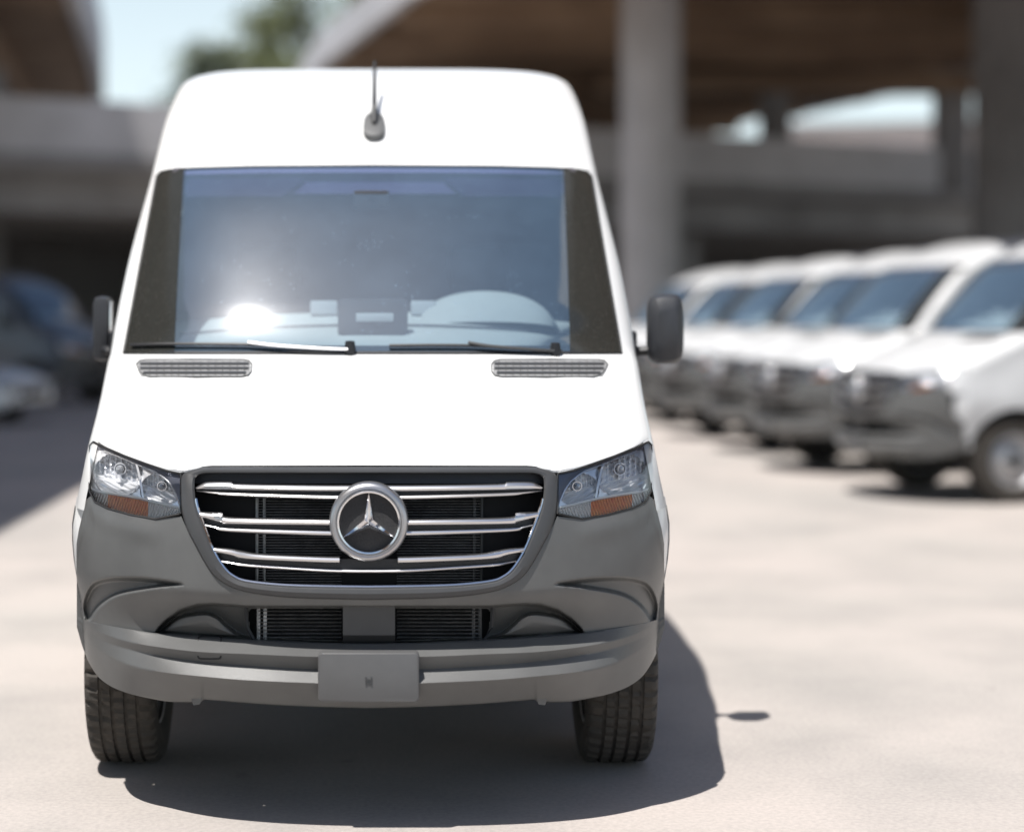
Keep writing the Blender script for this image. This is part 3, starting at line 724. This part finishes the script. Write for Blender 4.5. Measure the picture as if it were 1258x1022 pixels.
for base, _ in ((0, 0), (n * m, 1)):
    for i in range(n - 1):
        for j in range(m - 1):
            if not (hole[i, j] and hole[i+1, j] and hole[i, j+1] and hole[i+1, j+1]):
                f.append((base+i*m+j, base+i*m+j+1, base+(i+1)*m+j+1, base+(i+1)*m+j))
V = np.concatenate([Pr, Pl])
# turned-under bottom edge
eb = len(V); bt = Pb[:, -1, :]; under = bt + np.array([0, .10, -.004]); under[:, 0] *= .985
V = np.concatenate([V, under, under * np.array([-1, 1, 1])])
for i in range(n - 1):
    f.append((i*m+m-1, (i+1)*m+m-1, eb+i+1, eb+i)); f.append((n*m+i*m+m-1, n*m+(i+1)*m+m-1, eb+n+i+1, eb+n+i))
bumper = mk('bumper', V, f, 'plastic', van, True, 60)
# intake lining, radiator fins, centre block
ib = empty('lower_intake', parent=van)
us = np.linspace(-165, 165, 40)
slab('intake_back', np.stack([pt(us, 736 + 56 * k + 0*us, -.19) for k in (0, .5, 1)], 1), 'void', ib, 0)
for yy, nm in ((741, 'intake_roof'), (788, 'intake_floor')):
    slab(nm, np.stack([pt(us, yy + 0*us, o2) for o2 in (-.088, -.20)], 1), 'black', ib, 0)
for s in (1, -1):
    rc = MB(); us2 = np.linspace(34, 136, 12)
    for yy in np.arange(745, 783, 4.6):
        rc.add(np.stack([pt(us2 * s, yy + 0*us2, -.125), pt(us2 * s, yy + 1.3 + 0*us2, -.112), pt(us2 * s, yy + 1.8 + 0*us2, -.135)], 1).reshape(-1, 3), grid_faces(12, 3))
    rc.obj('condenser_fins', 'alu', ib)['kind'] = 'stuff'
    for uu in (128, 136):
        b_ = MB(); b_.tube([pt(uu * s, yy, -.125) for yy in (744, 764, 785)], .006, 6); b_.obj('bracket', 'alu' if s < 0 else 'plastic_dark', ib)
    b_ = MB(); b_.tube([pt(uu * s, yy, -.10) for uu, yy in ((152, 744), (150, 770), (142, 785))], .006, 6); b_.obj('support_rod', 'black', ib)
us3 = np.linspace(-32, 32, 9)
slab('sensor_cover', np.stack([pt(us3, 741 + 0*us3, -.10), pt(us3, 743.5 + 0*us3, -.055), pt(us3, 780 + 0*us3, -.055), pt(us3, 789 + 0*us3, -.09)], 1), 'plastic_dark', ib, .04)

# --- plate holder, tow-eye cover, splash tabs
def rrect(x0, x1, y0, y1, r, k=5):
    o = []
    for cx, cy, a0 in ((x1-r, y0+r, -90), (x1-r, y1-r, 0), (x0+r, y1-r, 90), (x0+r, y0+r, 180)):
        for a in np.linspace(a0, a0 + 90, k): o.append((cx + r*math.cos(math.radians(a)), cy + r*math.sin(math.radians(a))))
    return np.array(o)
def plaque(name, outline, offs, mat, parent):
    R_ = []; c = outline.mean(0)
    for k, off in offs:
        q = c + (outline - c) * k; P = pt(q[:, 0], q[:, 1], 0.0); R_.append(P)
    base = min(p[:, 1].min() for p in R_); V = []; nn = len(outline)
    for (k, off), P in zip(offs, R_): V += [(p[0], base - off, p[2]) for p in P]
    f = []
    for i in range(len(offs) - 1):
        for j in range(nn): f.append((i*nn+j, i*nn+(j+1) % nn, (i+1)*nn+(j+1) % nn, (i+1)*nn+j))
    f.append(tuple(range((len(offs)-1)*nn, len(offs)*nn)))
    return mk(name, V, f, mat, parent, True, 30), base
pl, base = plaque('plate_holder', rrect(-62, 62, 800, 860, 5), ((1, -.06), (1, .026), (.985, .030), (.97, .031)), pmat('plate_plastic', (.098, .098, .099), .45, var=.1, vscale=12, bump=.08, bscale=900), bumper)
b_ = MB(); c = np.array(pt(0, 834, 0)); dz = .010
for dx in (-.008, .008): b_.box((c[0] + dx - .0018, base - .0335, c[2] - .012), (c[0] + dx + .0018, base - .030, c[2] + .012))
for q in (-.006, .004): b_.box((c[0] - .010, base - .0333, c[2] + q - .0015), (c[0] + .010, base - .030, c[2] + q + .0015))
b_.obj('moulded_mark', 'plastic_dark', bumper, smooth=False)
o = rrect(-210, -182, 781.5, 809, 3); o = np.concatenate([o, o[:1]])
def bskin(u, y, e=0.0): u = np.asarray(u, float); y = np.asarray(y, float); return pt(u, y, -bumper_inset(np.abs(u), y) + .004 + e)
b_ = MB(); b_.tube(bskin(o[:, 0], o[:, 1], .001), .0026, 5); b_.obj('tow_eye_seam', 'seal', bumper)
for s in (1, -1):
    P = np.array([pt(a * s, c, -.045) for a, c in ((206, 858), (219, 857), (216, 866), (208, 865))]); V = np.concatenate([P, P + np.array([0, .03, 0])])
    mk('splash_tab', V, [(0, 1, 2, 3), (4, 5, 6, 7), (0, 1, 5, 4), (1, 2, 6, 5), (2, 3, 7, 6), (3, 0, 4, 7)], 'plastic', bumper, False)

# --- headlights
lt = lin([(231.5, 582), (250, 578.5), (275, 570), (300, 561), (325, 551), (341, 542.5), (345, 547)])
lb = lin([(231.5, 631), (262, 637.5), (293, 632.5), (322, 624.5), (338, 616.5), (345, 603)])
lmid = lin([(231.5, 624.5), (245, 621.5), (282, 612.5), (311, 607.5), (335, 604), (345, 600)])     # top of the indicator strip
lcur = lin([(231.5, 626), (235, 613), (240, 601), (247, 591), (257, 582.5), (265, 577.5), (285, 570), (305, 561.5), (330, 552), (345, 551)])
NU = np.linspace(231.5, 345, 90)
for s in (1, -1):
    hl = empty('headlight', parent=van)
    # housing walls
    o = np.concatenate([np.stack([NU, lt(NU)], 1), np.stack([NU[::-1], lb(NU[::-1])], 1)]); o = np.concatenate([o, o[:1]])
    slab('housing', np.stack([pt(o[:, 0] * s, o[:, 1], k) for k in (.006, -.03, -.115)], 1), 'reflector', hl, 0)
    # chrome reflector: two dishes
    uu = np.linspace(231.5, 345, 120); vv = np.linspace(0, 1, 60)
    Ur = np.repeat(uu[:, None], 60, 1); Yr = lcur(uu)[:, None] + (lmid(uu) - lcur(uu))[:, None] * vv
    def dish(cu, cy, ru, ry): q = np.clip(1 - ((Ur - cu) / ru) ** 2 - ((Yr - cy) / ry) ** 2, 0, 1); return q
    main = dish(309, 583, 31, 27); small = dish(257, 602, 25, 21)
    facets = .008 * np.sign(np.sin(Ur * .95)) * np.abs(np.sin(Ur * .95)) ** .5 * (Yr < 589 + (300 - Ur) * .25) + .003 * np.sin(Ur * .5 + Yr * .9)
    step = np.where(Yr > 592 + (309 - Ur) * .12, .030, 0) * (main > 0)
    off = -.022 - .075 * np.sqrt(main) - .06 * np.sqrt(small) + facets * ((main > 0) | (small > 0)) + step * .6
    slab('reflector', pt(Ur * s, Yr, off), 'reflector', hl, 0, 25)
    # indicator strip below
    for nm, ua, ub, mt in (('indicator', 272, 322, 'amber'), ('clear_ribs', 232, 272, 'ribclear'), ('clear_ribs', 322, 344.5, 'ribclear')):
        uq = np.linspace(ua, ub, max(8, int((ub - ua) * 3))); vq = np.linspace(0, 1, 6)
        Uq = np.repeat(uq[:, None], 6, 1); Yq = lmid(uq)[:, None] + 1.5 + (lb(uq) - lmid(uq) - 2)[:, None] * vq
        slab(nm, pt((Uq + (Yq - 620) * .3 * 0) * s, Yq, -.012 + .0075 * np.sin((Uq - (Yq - 615) * .35) * 1.75)), mt, hl, 0, 60)
    # bright strip between reflector and indicator, divider between the dishes
    uq = np.linspace(232.5, 342, 50)
    slab('trim_strip', np.stack([pt(uq * s, lmid(uq) - 2.2, -.03), pt(uq * s, lmid(uq) - 2.0, -.008), pt(uq * s, lmid(uq) + .2, -.006), pt(uq * s, lmid(uq) + 1.6, -.016)], 1), 'trimlight', hl, 0)
    dv = catmull([(287, 569.5), (284, 580), (281, 595), (278, 613)], 6)
    slab('divider', np.stack([pt((dv[:, 0] + k) * s, dv[:, 1], o2) for k, o2 in ((-2.0, -.05), (-1.3, -.012), (1.2, -.012), (2, -.05))], 1), 'reflector', hl, 0)
    # dark bezel along the top
    uq = np.linspace(231.5, 343, 70); A = lt(uq); B = np.maximum(lcur(uq), A + 1.0)
    slab('bezel', np.stack([pt(uq * s, A, -.002), pt(uq * s, A * .5 + B * .5, -.006), pt(uq * s, B, -.012), pt(uq * s, B + .2, -.035)], 1), 'lampgrey', hl, 0)
    q = np.stack([uq, B + .8], 1); b_ = MB(); b_.tube(pt(q[:60, 0] * s, q[:60, 1], -.012), .0022, 5); b_.obj('bezel_edge', 'reflector', hl)
    for cu, cy, o2, rr in ((307, 576, -.05, .013), (255, 597, -.035, .010)):
        c = pt(cu * s, cy, o2); b_ = MB(); b_.lathe([(-.03, .0005), (-.028, rr * .7), (-.012, rr), (.0, rr), (.03, rr * .8)], 20, 'y', c); b_.obj('bulb', 'bulb', hl)
        b_ = MB(); b_.lathe([(.008, rr * 1.15), (-.004, rr * 1.3), (-.004, rr * 1.5), (.012, rr * 1.6)], 24, 'y', c); b_.obj('bulb_shade', 'reflector', hl)
    # clear cover
    vq = np.linspace(0, 1, 16); Uq = np.repeat(NU[:, None], 16, 1); Yq = lt(NU)[:, None] + (lb(NU) - lt(NU))[:, None] * vq
    slab('lens', pt(Uq * s, Yq, .008 + .004 * np.sin(np.pi * vq)[None, :]), 'lens', hl, 0)
    b_ = MB(); b_.tube(pt(o[:, 0] * s, o[:, 1], .006), .0035, 5); b_.obj('lens_seal', 'seal', hl)

# --- wheels
def tyre_mesh():
    prof = []  # (x, r, kind) kind 1: shoulder lug
    hw = .118
    prof += [(-hw + .028, .215, 0), (-hw + .004, .25, 0), (-hw - .004, .295, 0), (-hw + .002, .335, 0), (-hw + .012, .350, 1), (-hw + .022, .3555, 1)]
    xs = [-.062, -.022, .022, .062]
    cur = -hw + .022
    for x in xs:
        prof += [(x - .0065, .3565 + .0035 * (1 - (x / .1) ** 2), 1 if abs(x) > .05 else 2), (x - .005, .349, 0), (x + .005, .349, 0), (x + .0065, .3565 + .0035 * (1 - (x / .1) ** 2), 2)]
    prof += [(hw - .022, .3555, 1), (hw - .012, .350, 1), (hw - .002, .335, 0), (hw + .004, .295, 0), (hw - .004, .25, 0), (hw - .028, .215, 0)]
    seg = 168; V = []
    for i in range(seg):
        for x, r, k in prof:
            a = 2 * math.pi * (i + (.0 if k == 0 else .8 * x / .118)) / seg
            rr = r
            if k == 1 and i % 4 == 0: rr -= .013
            if k == 2 and i % 3 == 0: rr -= .008
            V.append((x, rr * math.cos(a), rr * math.sin(a)))
    return V, grid_faces(seg, len(prof), 0, True)
tv, tf = tyre_mesh(); tyre_me = None; rim_me = None; cap_me = None
for s, ax in ((1, AX_F), (-1, AX_F), (1, AX_R), (-1, AX_R)):
    wh = empty('wheel', (s * .842, ax, TR), parent=van)
    if tyre_me is None:
        a = mk('tyre', tv, tf, 'rubber', wh, True, 30); tyre_me = a.data
        b_ = MB(); b_.lathe([(-.10, .218), (-.102, .226), (-.09, .222), (-.06, .19), (.04, .185), (.085, .21), (.098, .226), (.10, .216), (.075, .19), (.055, .165), (.085, .12), (.088, .07), (.075, .062), (.075, .0005)], 48, 'x')
        r = b_.obj('rim', 'steel', wh); rim_me = r.data
        b_ = MB()
        for k in range(6):
            t = k * math.pi / 3; b_.lathe([(.08, .011), (.10, .010), (.102, .0005)], 6, 'x', (0, .09 * math.cos(t), .09 * math.sin(t)))
        b_.lathe([(.07, .045), (.105, .042), (.112, .03), (.114, .0005)], 20, 'x'); cap_me = b_.obj('hub_cap', 'black', wh).data
    else:
        for nm, me in (('tyre', tyre_me), ('rim', rim_me), ('hub_cap', cap_me)):
            c = bpy.data.objects.new(nm, me); COL.objects.link(c); c.parent = wh
    if s < 0: wh.rotation_euler = (0, 0, math.pi)

# --- door mirrors
for s in (1, -1):
    mr_ = empty('door_mirror', parent=van)
    m_ = MB(); m_.box((s * .955 - .022, 1.38, 1.36), (s * .955 + .022, 1.62, 1.50), .015); m_.obj('mirror_base', 'black', mr_)
    if s < 0:                      # folded back flat against the door
        m_ = MB(); m_.box((-1.058, 1.50, 1.385), (-.995, 1.66, 1.63), .03); m_.obj('mirror_housing', 'mirrorshell', mr_)
        m_ = MB(); m_.box((-.9945, 1.52, 1.41), (-.990, 1.64, 1.61), .001); m_.obj('mirror_glass', 'chrome', mr_)
        m_ = MB(); m_.tube([(-.94, 1.47, 1.42), (-.985, 1.46, 1.425), (-1.02, 1.53, 1.43)], [.03, .022, .02], 10, .8); m_.obj('mirror_arm', 'black', mr_)
        continue
    V = []; f = []; hx, hz = .066, .128; cx, cy, cz = s * 1.082, 1.40, 1.508
    for k, dy in ((.55, -.085), (.86, -.06), (1, -.02), (1, .03), (.92, .05)):
        for t in np.linspace(0, 2 * math.pi, 36, endpoint=False):
            c_, s2 = math.cos(t), math.sin(t); V.append((cx + hx * k * np.sign(c_) * abs(c_) ** .5, cy + dy, cz + hz * (k if k > .9 else k * 1.05) * np.sign(s2) * abs(s2) ** .45))
    for i in range(4):
        for k in range(36): f.append((i*36+k, i*36+(k+1) % 36, (i+1)*36+(k+1) % 36, (i+1)*36+k))
    f += [tuple(range(36)), tuple(range(144, 180))]
    mk('mirror_housing', V, f, 'mirrorshell', mr_)
    m_ = MB(); m_.box((cx - hx * .82, cy + .051, cz - hz * .85), (cx + hx * .82, cy + .056, cz + hz * .85), .002); m_.obj('mirror_glass', 'chrome', mr_)
    m_ = MB(); m_.tube([(s * .935, 1.46, 1.42), (s * .99, 1.44, 1.425), (s * 1.05, 1.42, 1.43)], [.035, .024, .022], 10, .8); m_.obj('mirror_arm', 'black', mr_)

# --- cabin
V = []; f = []
xs = np.linspace(-.80, .80, 41); ds = [1.02, 1.06, 1.14, 1.24, 1.34, 1.44, 1.52, 1.56, 1.60]
zs = [1.385, 1.415, 1.455, 1.495, 1.53, 1.555, 1.570, 1.562, 1.42]
P = np.array([[(x, dd + .20 * abs(x / .9) ** 2.6 + (0 if k < 8 else 0), zz - .045 * abs(x / .8) ** 2.2 + (.0)) for k, (dd, zz) in enumerate(zip(ds, zs))] for x in xs])
ds_ = slab('dashboard', P, 'dash', van, 0)
m_ = MB(); m_.box((-.80, 1.58, .75), (.80, 1.62, 1.50), .02); m_.obj('dashboard_face', 'dashdark', van)
P = np.array([[(.42 + .27 * math.cos(t) * k ** .8, 1.36 + .12 * (1 - k) * 0 + q, 1.495 + .155 * math.sin(t) ** .7 * kk if math.sin(t) > 0 else 1.495) for (k, q, kk) in ((1.0, 0.0, .25), (.96, .05, .72), (.92, .11, .95), (.90, .17, 1.0), (.88, .21, .93))] for t in np.linspace(0.001, math.pi - .001, 30)])
slab('instrument_hood', P, 'dash', ds_, 0)
m_ = MB(); m_.box((-.127, 1.215, 1.44), (.127, 1.255, 1.617), .02); m_.obj('display_housing', 'dashdark', ds_)
m_ = MB(); m_.box((-.06, 1.208, 1.535), (.075, 1.2145, 1.565), .003); m_.obj('display_slot', 'trimlight', ds_)
for x0, x1 in ((-.235, -.135), (.14, .235)):
    m_ = MB(); m_.box((x0, 1.44, 1.56), (x1, 1.50, 1.612), .006); m_.obj('dash_vent', 'trimlight', ds_)
b_ = MB(); us = np.linspace(-.72, .72, 50); b_.tube([(x, 1.30 + .20 * abs(x / .9) ** 2.6, 1.523 - .045 * abs(x / .8) ** 2.2) for x in us], .004, 5); b_.obj('dash_seam', 'dashdark', ds_)
us = np.linspace(-.70, .70, 40)
us = np.linspace(-234, 234, 50)
slab('header_trim', np.stack([pt(us, ytop(np.abs(us)) + 2 + q * (236 - ytop(np.abs(us))), -.05) for q in (0, .4, .8, 1)], 1), 'headertrim', van, .01)
for s in (1, -1):
    q = np.array([(86, 221), (92, 218.5), (98, 218), (160, 217), (215, 218), (228, 221)]); lo = np.array([(110, 240), (114, 241), (118, 241.5), (160, 241), (215, 241.5), (230, 243)])
    slab('sun_visor', np.stack([pt((q[:, 0] * (1 - k) + lo[:, 0] * k) * s, q[:, 1] * (1 - k) + lo[:, 1] * k, -.022 - .01 * abs(k - .5)) for k in (0, .1, .5, .9, 1)], 1), 'visor', van, .018)
m_ = MB(); m_.box((-.075, 1.475, 1.955), (.06, 1.53, 2.025), .012); m_.obj('camera_housing', 'dashdark', van)
m_ = MB(); m_.box((-.02, 1.468, 1.985), (.01, 1.4745, 2.0), .002); m_.obj('camera_window', 'black', van)
m_ = MB(); m_.box((-.78, 1.72, 2.10), (.78, 2.85, 2.13), .01); m_.obj('headliner', 'headliner', van)
m_ = MB(); m_.box((-.92, 2.86, .62), (.92, 2.89, 2.2)); m_.obj('bulkhead', 'headliner', van, smooth=False)
m_ = MB(); m_.box((-.90, 1.2, .60), (.90, 2.86, .64)); m_.obj('cabin_floor', 'dashdark', van, smooth=False)
for x in (-.46, .44):
    st = empty('seat', parent=van)
    m_ = MB(); m_.box((x - .25, 2.05, .85), (x + .25, 2.55, 1.02), .05); m_.obj('seat_base', 'seatcloth', st)
    m_ = MB(); m_.box((x - .24, 2.50, .98), (x + .24, 2.64, 1.62), .05); m_.obj('backrest', 'seatcloth', st)
    m_ = MB(); m_.box((x - .13, 2.52, 1.66), (x + .13, 2.62, 1.86), .04); m_.obj('headrest', 'seatcloth', st)
b_ = MB(); b_.tube([(.44 + .19 * math.cos(t), 1.78 + .05 * math.sin(t), 1.36 + .18 * math.sin(t)) for t in np.linspace(0, 2 * math.pi, 33)], .015, 8); b_.obj('steering_wheel', 'dashdark', van)

# ------------------------------------------------------------------ copies of the van (standard roof) for the row and the shade
low_cache = {}
def low(me):
    if me.name in low_cache: return low_cache[me.name]
    zs = [v.co.z for v in me.vertices]; out = me
    if zs and max(zs) > 2.0:
        out = me.copy()
        for v in out.vertices:
            if v.co.z > 2.0: v.co.z = 2.0 + (v.co.z - 2.0) * .58
    low_cache[me.name] = out; return out
SKIP = ('antenna', 'seat', 'steering_wheel', 'display_housing', 'sun_visor', 'camera_housing', 'camera_window', 'wiper', 'vent_rib')
def copy_van(src, parent=None):
    c = src.copy(); COL.objects.link(c); c.parent = parent
    if c.type == 'MESH': c.data = low(c.data)
    for k in list(c.keys()):
        if k in ('label', 'category', 'group'): del c[k]
    for ch in src.children:
        if not ch.name.split('.')[0] in SKIP: copy_van(ch, c)
    return c
M['slate'] = pmat('slate_blue_paint', (.075, .09, .115), .35, coat=.3)  # ramp shade painted into the body colour of the two vans beneath
M['fleet'] = pmat('off_white_paint', (.60, .61, .62), .4, coat=.3, var=.12, vscale=2.5)
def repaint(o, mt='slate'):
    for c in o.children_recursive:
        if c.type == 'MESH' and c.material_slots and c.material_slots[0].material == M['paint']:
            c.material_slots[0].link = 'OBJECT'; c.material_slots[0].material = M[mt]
hd = math.radians(-78)     # heading: nose towards -X, slightly to the yard
ROW = [(4.0, 17.3, 0), (3.8, 20.3, 2.0), (3.75, 23.2, -1.5), (3.56, 26.0, 1.0), (3.42, 29.4, -1.0), (3.2, 32.8, 1.5)]
WORDS = ['first white parked van in the row, farthest from the tall pale column', 'second white van in the parked row, counting toward the tall pale column',
         'third white van in the parked row, counting toward the tall pale column', 'fourth white van in the parked row, counting toward the tall pale column',
         'fifth white van in the parked row, counting toward the tall pale column', 'last white van of the parked row, closest to the tall pale column']
for (x, y, da), lab in zip(ROW, WORDS):
    v = copy_van(van); v.name = 'parked_van'; v.location = (x, y, 0); v.rotation_euler = (0, 0, hd + math.radians(da))
    tag(v, lab, 'van', 'white vans parked in a row'); repaint(v, 'fleet')
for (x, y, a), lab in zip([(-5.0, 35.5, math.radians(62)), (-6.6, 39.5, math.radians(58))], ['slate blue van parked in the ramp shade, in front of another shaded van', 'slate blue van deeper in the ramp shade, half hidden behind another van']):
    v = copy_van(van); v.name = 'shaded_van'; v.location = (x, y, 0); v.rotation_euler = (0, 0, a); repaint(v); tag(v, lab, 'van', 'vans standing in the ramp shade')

# ------------------------------------------------------------------ silver saloon car in the shade
M['carpaint'] = pmat('silver_paint', (.62, .64, .66), .25, metal=.3, coat=.6)
def sedan(x, y, a, label):
    r = empty('parked_car', (x, y, 0), a); tag(r, label, 'car')
    # stations along the car (nose at 0, tail at 4.6): height of belt, half width, bottom
    st = [(0, .46, .62, .30), (.06, .62, .74, .22), (.35, .74, .84, .20), (1.0, .86, .89, .20), (1.5, .93, .90, .20), (2.4, .95, .90, .20), (3.3, .96, .90, .20), (3.9, .98, .88, .20), (4.4, .95, .82, .22), (4.6, .70, .70, .34)]
    f0 = pchip([s[0] for s in st], [s[1] for s in st]); f1 = pchip([s[0] for s in st], [s[2] for s in st]); f2 = pchip([s[0] for s in st], [s[3] for s in st])
    P = []
    for d_ in np.linspace(0, 4.6, 60):
        h, ww, zb = float(f0(d_)), float(f1(d_)), float(f2(d_))
        for ax in (.9, 3.6):
            q = .36 ** 2 - (d_ - ax) ** 2
            if q > 0: zb = max(zb, .31 + math.sqrt(q))
        zb = min(zb, h - .15)
        P.append([(-.0, d_, h + .02), (-.5 * ww, d_, h + .012), (-.82 * ww, d_, h - .01), (-.96 * ww, d_, h - .06), (-ww, d_, (h + zb) / 2 + .05), (-.985 * ww, d_, zb + .03), (-.9 * ww, d_, zb)])
    P = np.array(P); full = np.concatenate([P[:, ::-1, :] * np.array([-1, 1, 1]), P[:, 1:, :]], 1)
    n_, m_, _ = full.shape; f = grid_faces(n_, m_) + [tuple(range(m_)), tuple((n_-1)*m_+k for k in range(m_))]
    mk('body', full.reshape(-1, 3), f, M['carpaint'], r)
    gz = [(1.35, .93, .74), (2.0, 1.38, .60), (2.5, 1.44, .59), (3.1, 1.40, .58), (3.95, .97, .70)]
    gh = pchip([q[0] for q in gz], [q[1] for q in gz]); P = []
    for d_ in np.linspace(1.35, 3.95, 30):
        h = float(gh(d_)); b0 = .93
        t = (h - b0) / .5; wt = .82 - .23 * max(t, 0); P.append([(-.83, d_, b0 - .02), (-wt - .01, d_, b0 + (h - b0) * .8), (-wt + .08, d_, h - .005), (0, d_, h + .015)])
    P = np.array(P); full = np.concatenate([P, P[:, ::-1, :][:, 1:, :] * np.array([-1, 1, 1])], 1)
    mk('cabin_glass', full.reshape(-1, 3), grid_faces(*full.shape[:2]), 'sideglass', r)
    Q = full[7:23, 2:5, :] + np.array([0, 0, .012]); Q[:, 0, 0] *= 1.06; Q[:, -1, 0] *= 1.06
    slab('roof', Q, M['carpaint'], r, 0)
    for s in (1, -1):
        for a0, a1 in (((.82, 1.40, .94), (.60, 2.0, 1.39)), ((.60, 3.1, 1.41), (.80, 3.9, .98)), ((.60, 2.0, 1.39), (.60, 3.1, 1.41)), ((.835, 2.55, .92), (.60, 2.5, 1.45))):
            m2 = MB(); m2.tube([(s * a0[0], a0[1], a0[2]), (s * a1[0], a1[1], a1[2])], .03, 6); m2.obj('pillar', M['carpaint'], r)
        m2 = MB(); m2.box((s * .62 - .15, .02, .56), (s * .62 + .15, .25, .68), .03); m2.obj('headlight', 'lens', r)
        m2 = MB(); m2.box((s * .62 - .15, 4.42, .74), (s * .62 + .15, 4.58, .88), .03); m2.obj('tail_light', 'redlens', r)
        m2 = MB(); m2.box((s * .93 - .08, 1.5, .95), (s * .93 + .08, 1.6, 1.06), .03); m2.obj('wing_mirror', M['carpaint'], r)
        for ax in (.9, 3.6):
            w_ = empty('wheel', (s * .80, ax, .32), parent=r); w_.rotation_euler = (0, 0, 0 if s > 0 else math.pi)
            m2 = MB(); m2.lathe([(-.09, .20), (-.10, .26), (-.08, .315), (.08, .315), (.10, .26), (.09, .20)], 32, 'x'); m2.obj('tyre', 'rubber', w_)
            m2 = MB(); m2.lathe([(.06, .205), (.085, .19), (.05, .15), (.07, .05), (.07, .0005)], 24, 'x'); m2.obj('rim', 'steel', w_)
    m2 = MB(); m2.box((-.4, -.01, .38), (.4, .08, .50), .02); m2.obj('grille', 'black', r)
sedan(-5.22, 29.0, math.radians(70), 'silver saloon car standing in the shade under the ramp')
